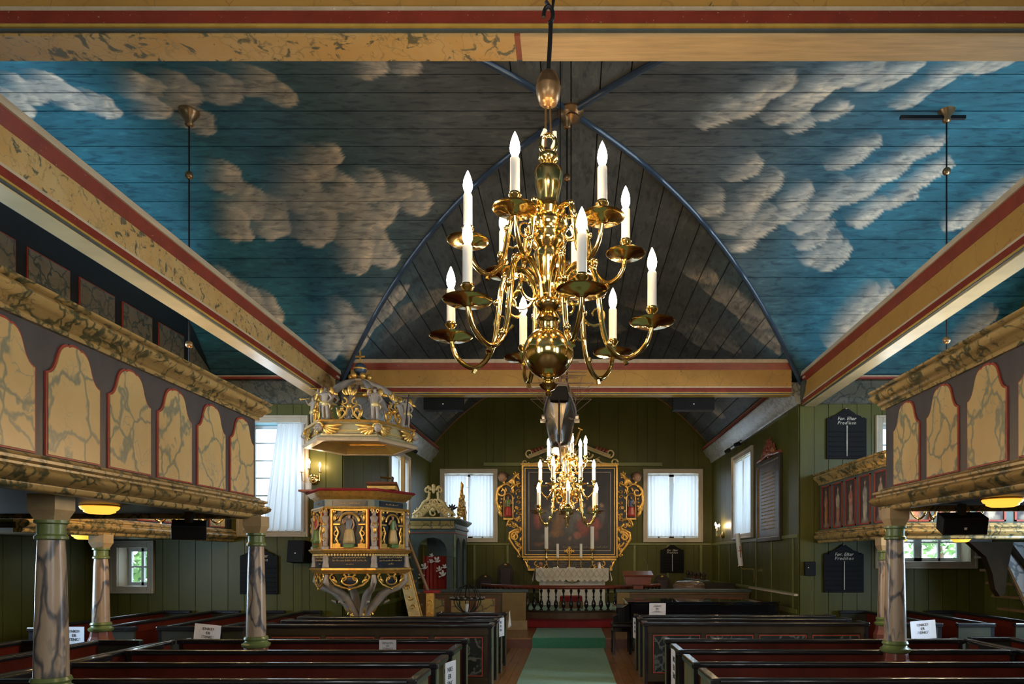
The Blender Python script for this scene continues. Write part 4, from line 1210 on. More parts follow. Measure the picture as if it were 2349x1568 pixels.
with part('suspension_wire', IRON, sp) as mb:
    mb.tube([(0, -.34, .5), (0, -.1, 4.1)], .0025, 4); mb.tube([(0, .36, .5), (0, .1, 4.1)], .0025, 4)
sp.location = (-.10, 6.35, 3.18)

# ================================================================ wall sconces
def sconce(label, loc, ang, spread=.13, lit=3):
    root = thing('wall_sconce', label, 'sconce', loc)
    M = Matrix.Translation(loc) @ Matrix.Rotation(ang, 4, 'Z')
    def P(name, mat, sm=True):
        p = part(name, mat, root, sm); p.mb.m = M; return p
    with P('backplate', BRASS) as mb:
        mb.m = M @ Matrix.Rotation(PI/2, 4, 'X')
        mb.lathe([(.0, 0), (.10, 0), (.10, .012), (.075, .03), (.05, .028), (.03, .05), (.0, .055)], (0, 0, 0), 22)
    for i, x in enumerate((-spread, 0, spread)):
        dy = -.20 if x == 0 else -.13
        z = .16 if x == 0 else .11
        with P('arm', BRASS) as mb: mb.tube([(0, -.04, 0), (x*.5, -.08, -.06), (x*.95, dy, -.03), (x, dy, z)], .007, 6)
        with P('drip_pan', BRASS) as mb: mb.lathe([(.01, 0), (.035, .004), (.042, .014), (.01, .010)], (x, dy, z), 14)
        with P('candle_tube', WAX) as mb: mb.lathe([(.013, .005), (.013, .10), (.006, .105)], (x, dy, z), 10)
        with P('bulb', BULB) as mb: mb.lathe([(r*.9, zz*.8+.105) for r, zz in BULBP], (x, dy, z), 10)
    return root
sconce('brass three-light wall sconce with round reflector beside the pulpit', (-4.78, 12.66, 3.36), 0, .17)
sconce('brass three-light sconce on the right chancel wall by the window corner', (4.21, 18.95, 2.55), PI/2+PI, .14)

# ---------------------------------------------------------------- amber lamps under the galleries
def amber(label, loc, r=.2):
    root = thing('ceiling_lamp', label, 'lamp', loc, 'amber lamps under the galleries')
    with part('lamp_glass', AMBER, root, smooth=60) as mb: mb.lathe([(0, -.075), (r*.55, -.075), (r*.78, -.06), (r*.80, -.045), (r*.92, -.035), (r, -.012), (r*.9, 0)], loc, 24)
    with part('lamp_rim', BRASSD, root, smooth=60) as mb: mb.lathe([(r*.95, -.01), (r*1.02, 0), (r*.9, .01), (0, .01)], loc, 24)
amber('lit amber lamp under the left gallery beside the nearest column', (-4.35, 6.3, 2.385), .16)
amber('lit amber lamp under the left side gallery behind the nearest column', (-6.9, 9.7, 2.245), .17)
amber('lit amber lamp under the right gallery beside the black loudspeaker', (3.95, 6.25, 2.445), .17)
amber('lit amber lamp under the saints gallery beside its column', (5.05, 10.55, 2.225), .15)
amber('lit amber lamp under the saints gallery above the wide window', (6.05, 10.6, 2.225), .15)

# ================================================================ carving helpers
def hexpts(r, c, a0=0, n=6):
    return [(c[0]+r*math.cos(a0+2*PI*k/n), c[1]+r*math.sin(a0+2*PI*k/n)) for k in range(n)]
def carving(mb, w, h, seed=0, th=.02, y=0, dens=1.0):
    """mirrored field of scrolls and leaves, base at z=0, half width w, height h"""
    r = random.Random(seed)
    n = int(5*dens)
    for k in range(n):
        t = (k+.5)/n
        z = h*t*.85; x = w*(1-t)*.75+.02
        q = min(w, h)*r.uniform(.16, .26)
        for s in (-1, 1):
            mb.spiral(s*x, z+q, q, q*.15, PI/2+s*PI*.9, PI/2-s*PI*1.6, th, y, 12)
            mb.leaf(s*(x+q*.4), z+q*1.2, q*1.5, q*.6, PI/2-s*r.uniform(.2, 1.1), y-.01)
            mb.ball((s*(x-q*.5), y-.012, z+q*.4), th*1.0, 6, 5)
    mb.leaf(0, h*.72, h*.28, w*.24, PI/2, y-.012)
    mb.ball((0, y-.02, h*.55), th*1.8, 8, 6)
    mb.spiral(0, h*.35, w*.28, w*.05, 0, PI*2.2, th, y-.005)
def cherub_head(mb, x, z, r, y=0):
    mb.ball((x, y, z), r, 12, 9, 1, .95, 1.12)
    mb.ball((x, y-r*.95, z-r*.12), r*.16, 6, 5, .8, 1, 1.3)           # nose
    mb.ball((x-r*.45, y-r*.7, z-r*.28), r*.3, 6, 5); mb.ball((x+r*.45, y-r*.7, z-r*.28), r*.3, 6, 5)   # cheeks
    mb.ball((x, y-r*.78, z-r*.62), r*.25, 6, 5, 1.1, .8, .7)           # chin
def hair_curls(mb, x, z, r, y=0):
    for k in range(9):
        a = PI*(k/8)
        mb.ball((x+r*1.0*math.cos(a), y+r*.05, z+r*.35+r*.85*math.sin(a)), r*.38, 6, 5)
def wing(mb, x, z, s, L, y=0, ang=.5, n=6):
    for k in range(n):
        a = ang+.20*k if s > 0 else PI-ang-.20*k
        mb.leaf(x, z, L*(1-.09*k), L*.17, a, y-.004*k, .35)
def robe_mesh(mb, h, w=.16, c=(0, 0, 0), d=.8):
    mb.lathe([(w*1.15, 0), (w*1.1, h*.05), (w*.95, h*.2), (w*.8, h*.42), (w*.62, h*.56), (w*.72, h*.68), (w*.74, h*.78), (w*.5, h*.83), (w*.2, h*.85)], c, 20, 1, d, ripple=.06, rn=7)
def statue(parent, name, M, body, robe, robe2=None, pose=None, robe_h=.56):
    """painted carved saint, unit height scaled by M; body skin with a robe over it"""
    b = skin_figure(name, joints(**(pose or {})), BONES, body, parent, M)
    mb = MB(M); robe_mesh(mb, .98*1.0, .155)
    mb.v = [v for v in mb.v]
    o = MB(); o.v = mb.v; o.f = mb.f
    me = bpy.data.meshes.new('robe'); me.from_pydata(o.v, [], o.f); me.materials.append(robe)
    me.polygons.foreach_set('use_smooth', [True]*len(me.polygons))
    r = bpy.data.objects.new('robe', me); COL.objects.link(r); r.parent = b
    if robe2:
        mb = MB(M)
        mb.lathe([(.185, .03), (.172, .15), (.15, .30), (.128, .44), (.11, .5)], (0, 0, 0), 20, 1, .85, ripple=.09, rn=6)
        me = bpy.data.meshes.new('skirt'); me.from_pydata(mb.v, [], mb.f); me.materials.append(robe2)
        me.polygons.foreach_set('use_smooth', [True]*len(me.polygons))
        r = bpy.data.objects.new('skirt', me); COL.objects.link(r); r.parent = b
    mb = MB(M); hair_curls(mb, 0, .925, .055, .015); mb.ball((0, .028, .935), .062, 10, 8)
    me = bpy.data.meshes.new('hair'); me.from_pydata(mb.v, [], mb.f); me.materials.append(HAIR)
    r = bpy.data.objects.new('hair', me); COL.objects.link(r); r.parent = b
    mb = MB(M); mb.ball((0, -.062, .905), .009, 6, 5, 1, 1.2, 1.6); mb.ball((-.02, -.052, .925), .006, 6, 5); mb.ball((.02, -.052, .925), .006, 6, 5); mb.ball((0, -.056, .88), .010, 6, 5, 1.4, .6, .5)
    me = bpy.data.meshes.new('face'); me.from_pydata(mb.v, [], mb.f); me.materials.append(body)
    r = bpy.data.objects.new('face', me); COL.objects.link(r); r.parent = b
    return b
def lpart(name, mat, parent, M, smooth=None, bevel=0):
    p = part(name, mat, parent, smooth, bevel); p.mb.m = M; return p

# ================================================================ pulpit
PC = (-3.64, 11.80); PR = .77; PA = math.radians(-90-30+3)   # one face towards the nave
pul = thing('pulpit', 'carved and painted hexagonal pulpit with saints in niches', 'pulpit', (PC[0], PC[1], 0))
def hexring(mb, prof, c=PC, r=PR): mb.sweep(prof, hexpts(r, c, PA)[::1], 0, True)
def hexsweep(name, mat, prof, r=PR, sm=None, parent=None):
    # 'out' must point outwards: travel clockwise
    with part(name, mat, parent or pul, sm) as mb: mb.sweep(prof, hexpts(r, PC, PA), 0, True)
hx = hexpts(1, (0, 0), PA)
with part('body', NAVY, pul) as mb: mb.slab(hexpts(PR-.04, PC, PA), 1.90, 2.94)
hexsweep('velvet_cushion', REDV, [(-.2, 2.99), (.13, 2.99), (.15, 3.01), (.13, 3.035), (-.2, 3.04)], sm=60)
hexsweep('rim_cornice', GOLD, [(-.1, 2.86), (.0, 2.86), (.03, 2.90), (.07, 2.92), (.10, 2.965), (.12, 2.99), (-.1, 2.99)], sm=50)
hexsweep('frieze', CABG, [(-.1, 2.74), (.02, 2.74), (.02, 2.86), (-.1, 2.86)])
hexsweep('upper_string', GOLD, [(-.1, 2.70), (.05, 2.70), (.06, 2.72), (.05, 2.745), (-.1, 2.745)])
hexsweep('sill', GOLD, [(-.1, 1.98), (.05, 1.98), (.075, 2.005), (.10, 2.03), (.09, 2.05), (-.1, 2.05)])
hexsweep('text_band', NAVY, [(-.1, 1.74), (.012, 1.74), (.012, 1.98), (-.1, 1.98)])
hexsweep('base_moulding', GOLD, [(-.1, 1.65), (.03, 1.65), (.06, 1.68), (.09, 1.71), (.08, 1.74), (-.1, 1.74)])
with part('dentil_row', GOLDP, pul) as mb:
    for k in range(6):
        p, q = Vector(hexpts(PR+.035, PC, PA)[k]), Vector(hexpts(PR+.035, PC, PA)[(k+1) % 6])
        for i in range(17):
            c = p.lerp(q, (i+.5)/17); mb.ball((c.x, c.y, 1.955), .022, 6, 5)
for k in range(6):
    mid = (PA+PI/3*k+PI/6)
    n = Vector((math.cos(mid), math.sin(mid)))
    if n.y > .6: continue
    ap = PR*math.cos(PI/6)
    M = Matrix.Translation((PC[0]+n.x*ap-0, PC[1]+n.y*ap, 0)) @ Matrix.Rotation(math.atan2(n.y, n.x)+PI/2, 4, 'Z')
    Ml = Matrix.Translation((-PC[0], -PC[1], 0)) @ M      # relative to the pulpit root
    W2 = PR/2
    # corner herms
    v = Vector((math.cos(PA+PI/3*k), math.sin(PA+PI/3*k)))*(PR+.005)
    with part('corner_herm', GREYP, pul, smooth=50) as mb:
        mb.m = Matrix.Translation((PC[0]+v.x, PC[1]+v.y, 0)) @ Matrix.Rotation(math.atan2(v.y, v.x)+PI/2, 4, 'Z')
        mb.lathe([(.07, 2.05), (.07, 2.09), (.045, 2.11), (.055, 2.28), (.05, 2.36), (.065, 2.42), (.055, 2.48), (.05, 2.50), (.062, 2.54), (.07, 2.575), (.03, 2.605), (.03, 2.62), (.045, 2.64), (.045, 2.67), (.03, 2.69)], (0, 0, 0), 12)
        mb.lathe([(.06, 1.75), (.055, 1.80), (.045, 1.84), (.05, 1.88), (.045, 1.93), (.03, 1.96)], (0, 0, 0), 10)
    with part('herm_gilding', GOLD, pul, smooth=50) as mb:
        mb.m = Matrix.Translation((PC[0]+v.x, PC[1]+v.y, 0)) @ Matrix.Rotation(math.atan2(v.y, v.x)+PI/2, 4, 'Z')
        mb.spiral(-.05, 2.68, .035, .008, -PI/2, PI*1.6, .010, -.04); mb.spiral(.05, 2.68, .035, .008, -PI/2, -PI*2.6, .010, -.04)
        mb.spiral(-.03, 2.45, .04, .01, 0, PI*2, .010, -.055); mb.spiral(.03, 2.45, .04, .01, PI, -PI, .010, -.055)
        mb.leaf(0, 2.30, .12, .06, PI/2, -.055); mb.spiral(0, 2.2, .045, .01, 0, PI*2.2, .010, -.05)
    # framed niche
    with lpart('niche_frame', GOLD, pul, M, bevel=.004) as mb:
        casing(mb, lambda a, d, z: (a, d, z), -W2+.09, W2-.09, 2.06, 2.70, .028, -.06, .0)
    with lpart('niche_border', REDL, pul, M) as mb:
        casing(mb, lambda a, d, z: (a, d, z), -W2+.072, W2-.072, 2.05, 2.705, .018, -.045, .0)
    with lpart('niche_back', NAVY, pul, M) as mb: mb.box(-W2+.1, W2-.1, -.012, .0, 2.07, 2.69)
    with lpart('niche_arch', GOLD, pul, M, smooth=50) as mb:
        R_ = .155
        mb.tube([(R_*math.cos(a), -.045, 2.50+R_*.85*math.sin(a)) for a in np.linspace(0, PI, 13)], .020, 6)
        for s in (-1, 1):
            mb.box(s*.2-.055, s*.2+.055, -.05, -.01, 2.44, 2.465)
            mb.spiral(s*.215, 2.58, .04, .01, 0, s*PI*2, .012, -.04); mb.leaf(s*.13, 2.64, .1, .05, PI/2+s*.6, -.04)
            mb.ball((s*.235, -.05, 2.655), .03, 8, 6); mb.leaf(s*.235, 2.50, .11, .05, PI/2, -.045)
            mb.spiral(s*.2, 2.30, .05, .012, PI/2, PI/2-s*PI*2, .014, -.04); mb.spiral(s*.215, 2.18, .04, .01, -PI/2, -PI/2-s*PI*2, .013, -.04)
            mb.tube([(s*.215, -.04, 2.42), (s*.17, -.045, 2.32), (s*.21, -.045, 2.22), (s*.17, -.04, 2.13)], [.018, .014, .016, .010], 6)
            mb.box(s*.2-.06, s*.2+.06, -.06, -.01, 2.085, 2.14)
    rb = [(ROBE_S, ROBE_C), (ROBE_R, ROBE_G), (ROBE_G, ROBE_C), (ROBE_B, ROBE_R)][[0, 2, 3, 3, 1, 1][k]]
    statue(pul, 'niche_saint', Ml @ Matrix.Translation((0, -.05, 2.13)) @ Matrix.Scale(.50, 4), SKIN, rb[0], rb[1], dict(elL=(-.20, -.02, .66), wrL=(-.19, -.10, .76), haL=(-.19, -.11, .82)))
    with lpart('saint_plinth', ROBE_G, pul, M, bevel=.004) as mb: mb.box(-.08, .08, -.11, -.01, 2.075, 2.135)
    # inscription panels, too worn to read
    with lpart('inscription', GLET, pul, M) as mb:
        for i, z in enumerate((1.905, 1.855)): squiggle(mb, -W2+.11, W2-.11, z, .030, -.016, k*5+i, .0035)
        squiggle(mb, -.06, .06, 1.80, .028, -.016, k*5+3, .0035)
    with lpart('frieze_panel', NAVY, pul, M) as mb:
        mb.box(-W2+.12, W2-.12, -.028, -.018, 2.765, 2.835)
        casing(mb, lambda a, d, z: (a, d, z), -W2+.1, W2-.1, 2.755, 2.845, .012, -.03, -.018)
    with lpart('frieze_script', GLET, pul, M) as mb: squiggle(mb, -.14, .16, 2.79, .03, -.03, k+70, .003)
    # hanging cartouche under the box
    with lpart('cartouche', GOLD, pul, M, smooth=50) as mb:
        for s in (-1, 1):
            mb.spiral(s*.27, 1.585, .055, .012, PI*.5, PI*.5-s*PI*2.1, .017, -.02, 14)
            mb.spiral(s*.10, 1.575, .06, .012, PI*.5, PI*.5+s*PI*1.7, .017, -.03, 14)
            mb.tube([(s*.30, -.01, 1.55), (s*.22, -.02, 1.47), (s*.12, -.03, 1.43), (0, -.03, 1.40)], [.014, .018, .018, .012], 6)
            mb.leaf(s*.2, 1.50, .10, .05, PI/2-s*.8, -.03); mb.ball((s*.17, -.03, 1.455), .018, 6, 5)
        mb.tube([(.125*math.cos(a), -.025, 1.53+.07*math.sin(a)) for a in np.linspace(0, 2*PI, 20, endpoint=False)], .014, 6, closed=True)
        mb.ball((0, -.03, 1.39), .025, 8, 6)
    with lpart('cartouche_field', NAVY, pul, M, smooth=True) as mb: mb.ball((0, -.012, 1.53), .12, 14, 8, 1, .12, .58)
    # console bracket from each corner down to the foot
    with part('console', GREYP, pul, smooth=50) as mb:
        mb.m = Matrix.Translation((PC[0], PC[1], 0)) @ Matrix.Rotation(math.atan2(v.y, v.x), 4, 'Z')
        mb.tube([(PR-.02, 0, 1.63), (PR+.0, 0, 1.52), (PR-.12, 0, 1.40), (PR-.30, 0, 1.34), (.36, 0, 1.26), (.26, 0, 1.14), (.17, 0, 1.02), (.09, 0, .92), (.06, 0, .86)], [.035, .05, .05, .06, .075, .07, .06, .05, .04], 8)
        mb.tube([(PR-.3, 0, 1.33), (PR-.42, 0, 1.22), (PR-.36, 0, 1.14), (PR-.28, 0, 1.18)], [.04, .035, .03, .02], 8)
    with part('console_gilding', GOLD, pul, smooth=50) as mb:
        mb.m = Matrix.Translation((PC[0], PC[1], 0)) @ Matrix.Rotation(math.atan2(v.y, v.x), 4, 'Z')
        mb.spiral(PR-.06, 1.50, .09, .01, PI/2, -PI*2, .018, 0); mb.leaf(PR-.04, 1.54, .12, .07, PI*.5, 0)
    with part('console_volute', GOLD, pul, smooth=50) as mb:
        mb.m = Matrix.Translation((PC[0], PC[1], 0)) @ Matrix.Rotation(math.atan2(v.y, v.x), 4, 'Z')
        mb.spiral(.15, .93, .06, .012, 0, PI*2.3, .02, 0); mb.leaf(.19, .95, .2, .08, PI*.35, 0)
with part('foot_post', PEWGREEN, pul, smooth=True) as mb: mb.lathe([(.16, 0), (.16, .1), (.09, .14), (.09, .78), (.13, .84), (.10, .88), (.05, .95)], (PC[0], PC[1], 0), 14)
with part('book_rest', SEATW, pul, bevel=.006) as mb:
    mb.m = Matrix.Translation((-3.14, 11.40, 3.10)) @ Matrix.Rotation(.12, 4, 'Z') @ Matrix.Rotation(-.28, 4, 'X')
    mb.box(-.25, .25, -.18, .18, -.02, .015)
with part('book_rest_box', YELL, pul, bevel=.006) as mb: mb.prism([(-3.36, 3.04), (-2.92, 3.04), (-2.90, 3.10), (-3.38, 3.10)], 11.28, 11.52)
with part('shelf', LREDW, pul, bevel=.005) as mb: mb.box(-4.62, -4.2, 11.55, 11.85, 3.03, 3.065)
bk = thing('hourglass_holder', 'dark metal hourglass holder standing on the pulpit book rest', 'holder', (-3.13, 11.5, 3.13))
with part('upright', IRON, bk) as mb: mb.box(-3.26, -3.22, 11.52, 11.58, 3.13, 3.30)
with part('upright', IRON, bk) as mb: mb.box(-3.04, -3.01, 11.52, 11.58, 3.13, 3.28)
with part('bar', BRASS, bk, smooth=True) as mb: mb.tube([(-3.25, 11.55, 3.27), (-3.0, 11.55, 3.25)], .014, 8)
ja = thing('sanitiser_bottle', 'small white bottle on the shelf at the pulpit corner', 'bottle', (-4.50, 11.70, 3.067))
with part('bottle_body', WAX, ja, smooth=60) as mb: mb.lathe([(.05, 0), (.05, .12), (.02, .14), (.02, .16)], (-4.50, 11.70, 3.067), 14)
with part('pump', WAX, ja, smooth=60) as mb: mb.lathe([(.012, .16), (.012, .2), (.03, .2), (.03, .215)], (-4.50, 11.70, 3.067), 10)
with part('back_post', PIER, pul, bevel=.006) as mb: mb.box(-3.12, -3.05, 12.5, 12.57, 2.0, 3.76)
# stair with gilded stringer
stp = thing('pulpit_stair', 'steep gilded pulpit stair with carved side board', 'stair', (-2.95, 12.9, 0))
for s_, x0 in (('near', 0), ('far', .10)):
    with part('stringer', GOLDP if s_ == 'near' else GOLD, stp, bevel=.006) as mb:
        mb.m = Matrix.Translation((0, x0*1.5, 0))
        mb.prism([(-3.16, 2.0), (-2.98, 2.0), (-2.55, .30), (-2.50, .05), (-2.72, .05)], 12.2, 12.25)
with part('handrail', OAK, stp, smooth=True) as mb: mb.tube([(-2.98, 12.3, 2.35), (-2.75, 12.3, 1.75), (-2.58, 12.3, 1.32)], .03, 8)
with part('stair_carving', GOLD, stp, smooth=50) as mb:
    for k in range(11):
        t = k/10; x = -3.06+.46*t; z = 1.9-1.75*t
        mb.spiral(x, z, .055, .012, 0, PI*2*(1 if k % 2 else -1), .014, 12.19)
with part('newel', GOLD, stp, bevel=.006) as mb: mb.box(-2.60, -2.46, 12.22, 12.36, 0, 1.28)
with part('newel_cap', REDV, stp, bevel=.01) as mb: mb.box(-2.64, -2.36, 12.2, 12.4, 1.28, 1.33)
with part('newel_carving', GOLD, stp, smooth=50) as mb:
    for k in range(4): mb.spiral(-2.53, .45+.22*k, .05, .01, 0, PI*2.2, .012, 12.21)
for k in range(8):
    with part('tread', OAK, stp) as mb: mb.box(-3.05+.055*k, -2.98+.055*k, 12.26, 12.7, 1.9-.22*k, 1.94-.22*k)

# ---------------------------------------------------------------- sounding board
CC_ = (-3.64, 11.78); CR = .95
can = thing('pulpit_canopy', 'gilded hexagonal sounding board with trumpet angels hanging above the pulpit', 'canopy', (CC_[0], CC_[1], 4.0))
def canh(name, mat, prof, r=CR, sm=None):
    with part(name, mat, can, sm) as mb: mb.sweep(prof, hexpts(r, CC_, PA+.02), 0, True)
CANG = paint('pale_olive_gilt', (.36, .31, .17), .32, .2, var=.15)
CANI = paint('warm_gold_soffit', (.46, .33, .10), .35, .25, var=.15)
canh('lower_lip', CREAM, [(-.10, 3.74), (.0, 3.74), (.03, 3.77), (.0, 3.80), (-.10, 3.80)])
canh('fascia', CANG, [(-.12, 3.80), (-.02, 3.80), (-.06, 3.83), (-.05, 3.86), (-.09, 3.88), (-.09, 4.02), (-.05, 4.05), (-.12, 4.05)])
canh('upper_lip', GOLD, [(-.12, 4.05), (-.02, 4.05), (.0, 4.075), (-.03, 4.09), (-.12, 4.09)])
with part('soffit', CANI, can) as mb: mb.slab(hexpts(CR-.08, CC_, PA+.02), 3.90, 3.93)
canh('soffit_bead', GOLD, [(-.30, 3.88), (-.27, 3.88), (-.27, 3.90), (-.30, 3.90)])
canh('soffit_slope', CANI, [(-.28, 3.90), (-.28, 3.885), (-.09, 3.745), (-.08, 3.76)])
with part('soffit_dove', GOLD, can, smooth=50) as mb:
    mb.ball((CC_[0]+.05, CC_[1]-.1, 3.86), .05, 10, 8, 1.3, 1, .7)
    for s in (-1, 1): mb.ball((CC_[0]+.05+s*.09, CC_[1]-.1, 3.875), .06, 8, 6, 1.2, .8, .25)
for k in range(6):
    a = PA+.02+PI/3*k; v = Vector((math.cos(a), math.sin(a)))
    Mv = Matrix.Translation((CC_[0]+v.x*(CR-.05), CC_[1]+v.y*(CR-.05), 0)) @ Matrix.Rotation(a+PI/2, 4, 'Z')
    vis = v.y < .7
    with lpart('cherub_head', GREYP, can, Mv, smooth=True) as mb: cherub_head(mb, 0, 3.955, .062, -.03)
    with lpart('cherub_wings', GOLD, can, Mv, smooth=50) as mb:
        hair_curls(mb, 0, 3.955, .062, -.02)
        for s in (-1, 1):
            for j in range(5):
                an = (.12-.28*j) if s > 0 else PI-(.12-.28*j)
                # wings fold back along both faces
                mb.m = Mv @ Matrix.Rotation(s*math.radians(30), 4, 'Z')
                mb.leaf(s*.05, 3.97, .30*(1-.12*j), .07, an, -.02, .3)
    if vis:
        # trumpet angel standing at the corner
        Ma = Matrix.Translation((v.x*(CR-.16), v.y*(CR-.16), .085)) @ Matrix.Rotation(math.atan2(v.y, v.x)*.4+PI/2*.4+.0, 4, 'Z') @ Matrix.Scale(.56, 4)
        ang_ = skin_figure('trumpet_angel', joints(elL=(-.21, -.03, .74), wrL=(-.16, -.13, .84), haL=(-.14, -.16, .87), elR=(.20, .01, .64), wrR=(.12, -.05, .54), haR=(.10, -.07, .53)), BONES, GREYP, can, Ma)
        for nm, mt, f in (('trumpet', GOLD, 0), ('loincloth', GOLDP, 1), ('angel_wings', GOLD, 2), ('hair', HAIR, 3)):
            mb = MB(Ma)
            if f == 0: mb.tube([(-.03, -.09, .89), (-.20, -.14, .89), (-.34, -.18, .90), (-.37, -.19, .90)], [.008, .012, .02, .045], 8)
            elif f == 1: mb.lathe([(.10, .42), (.115, .46), (.105, .52), (.085, .55)], (0, 0, 0), 14, 1, .85, ripple=.08, rn=5); mb.tube([(.1, -.03, .5), (.16, -.02, .42), (.14, -.02, .34)], [.03, .025, .01], 6)
            elif f == 2:
                for s in (-1, 1): mb.ball((s*.15, .08, .86), .10, 10, 8, .85, .35, 1.25); mb.leaf(s*.17, .82, .2, .1, PI/2-s*1.9, .08)
                mb.tube([(-.12, .07, .82), (0, .06, .80), (.12, .07, .82)], .02, 6)
            else: hair_curls(mb, 0, .925, .055, .02); mb.ball((0, .03, .935), .06, 8, 6)
            me = bpy.data.meshes.new(nm); me.from_pydata(mb.v, [], mb.f); me.materials.append(mt)
            me.polygons.foreach_set('use_smooth', [True]*len(me.polygons))
            oo = bpy.data.objects.new(nm, me); COL.objects.link(oo); oo.parent = ang_
    # pierced crest on the middle of each face
    am = a+PI/6; vm = Vector((math.cos(am), math.sin(am)))
    if vm.y < .5:
        Mc = Matrix.Translation((CC_[0]+vm.x*(CR*.866-.10), CC_[1]+vm.y*(CR*.866-.10), 4.09)) @ Matrix.Rotation(am+PI/2, 4, 'Z')
        with lpart('crest', GOLD, can, Mc, smooth=50) as mb:
            for s in (-1, 1):
                mb.spiral(s*.11, .11, .08, .02, -PI/2, -PI/2+s*PI*1.9, .022, 0, 14); mb.spiral(s*.09, .30, .06, .015, PI/2, PI/2+s*PI*1.8, .018, 0, 12)
                mb.tube([(s*.17, 0, .0), (s*.06, 0, .1), (s*.04, 0, .2), (s*.13, 0, .26)], [.02, .02, .018, .012], 6)
                mb.leaf(s*.05, .40, .12, .05, PI/2-s*.5); mb.ball((s*.12, -.01, .18), .03, 8, 6)
                mb.leaf(s*.15, .03, .16, .06, PI/2-s*.3)
            mb.ball((0, -.02, .22), .045, 8, 6); mb.leaf(0, .42, .14, .07, PI/2)
            for j in range(5): mb.leaf(-.06+.03*j, .40, .10, .035, PI/2+(j-2)*-.3, -.01)
        with lpart('crest_scroll', GREYP, can, Mc, smooth=50) as mb:
            for s in (-1, 1): mb.spiral(s*.14, .20, .07, .02, PI, PI-s*PI*1.7, .014, .01); mb.spiral(s*.06, .06, .05, .012, 0, s*PI*1.7, .014, .01)
# open crown of volute ribs, orb and cross
for k in range(6):
    a = PA+.02+PI/3*k; c_, s_ = math.cos(a), math.sin(a)
    with part('crown_rib', GREYP, can, smooth=50) as mb:
        pr = [(.72, 4.10), (.74, 4.28), (.68, 4.48), (.54, 4.66), (.36, 4.79), (.20, 4.86), (.12, 4.90)]
        mb.tube([(CC_[0]+c_*r, CC_[1]+s_*r, z) for r, z in pr], [.045, .05, .055, .06, .05, .04, .03], 8)
        mb.tube([(CC_[0]+c_*.60, CC_[1]+s_*.60, 4.56), (CC_[0]+c_*.50, CC_[1]+s_*.50, 4.48), (CC_[0]+c_*.56, CC_[1]+s_*.56, 4.42)], [.03, .025, .012], 6)
    with part('crown_bud', GOLD, can, smooth=True) as mb: mb.ball((CC_[0]+c_*.15, CC_[1]+s_*.15, 4.97), .055, 10, 8)
with part('crown_ring', CREAM, can, smooth=True) as mb: mb.lathe([(.10, 4.86), (.16, 4.88), (.16, 4.91), (.10, 4.93)], (CC_[0], CC_[1], 0), 18)
with part('orb', BLUEG, can, smooth=True) as mb: mb.ball((CC_[0], CC_[1], 5.11), .11, 18, 12)
with part('orb_band', GOLD, can, smooth=True) as mb: mb.lathe([(.11, 5.10), (.115, 5.105), (.115, 5.125), (.11, 5.13)], (CC_[0], CC_[1], 0), 20)
with part('cross', GOLD, can, bevel=.003) as mb:
    x, y = CC_; mb.box(x-.014, x+.014, y-.012, y+.012, 5.21, 5.42); mb.box(x-.08, x+.08, y-.012, y+.012, 5.315, 5.343)
with part('hanger', IRON, can) as mb: mb.tube([(CC_[0], CC_[1], 4.9), (CC_[0]-.3, YE-.02, 5.0)], .012, 6)
with part('plume', IRON, can, smooth=True) as mb: mb.tube([(-2.80, 11.55, 4.10), (-2.76, 11.55, 4.55), (-2.74, 11.55, 4.62)], .012, 6)

can.location.z += .05

# ================================================================ chancel furniture
# ---- parapets
def parapet(label, x0, x1, pier, npan, mpan, loc):
    root = thing('chancel_parapet', label, 'parapet', loc)
    y = 16.1
    with part('body', PANELF, root) as mb: mb.box(x0, x1, y, y+.14, .22, 1.10)
    with part('top_rail', CABG if npan == 3 else OAK, root, bevel=.012) as mb: mb.box(x0-.02, x1+.04, y-.07, y+.21, 1.10, 1.17)
    with part('rail_moulding', OAK, root, bevel=.01) as mb: mb.box(x0, x1+.01, y-.04, y, 1.05, 1.10)
    with part('plinth', PANELF, root, bevel=.006) as mb: mb.box(x0, x1, y-.03, y, .22, .36)
    p0, p1 = pier
    with part('pier', PIER, root, bevel=.008) as mb: mb.box(p0, p1, y-.05, y+.19, .22, 1.10)
    with part('pier_base', CAPB, root, bevel=.008) as mb: mb.box(p0-.03, p1+.03, y-.08, y+.2, .22, .44)
    a0, a1 = (x0+.25, p0-.1) if p0 > (x0+x1)/2 else (p1+.1, x1-.1)
    w = (a1-a0)/npan
    for k in range(npan):
        q0, q1 = a0+w*k+.08, a0+w*(k+1)-.08
        with part('field_border', REDL if npan == 3 else SEATW, root) as mb: mb.box(q0-.02, q1+.02, y-.012, y, .40, .97)
        with part('marbled_field', mpan, root) as mb: mb.box(q0, q1, y-.018, y-.01, .42, .95)
    return root
parapet('brown chancel parapet with yellow marbled fields beside the pulpit stair', -3.75, -1.06, (-1.62, -1.06), 3, PANELY, (-2.4, 16.1, .22))
parapet('brown chancel parapet behind the piano', 1.08, 4.2, (1.08, 1.38), 3, OAK, (2.6, 16.1, .22))

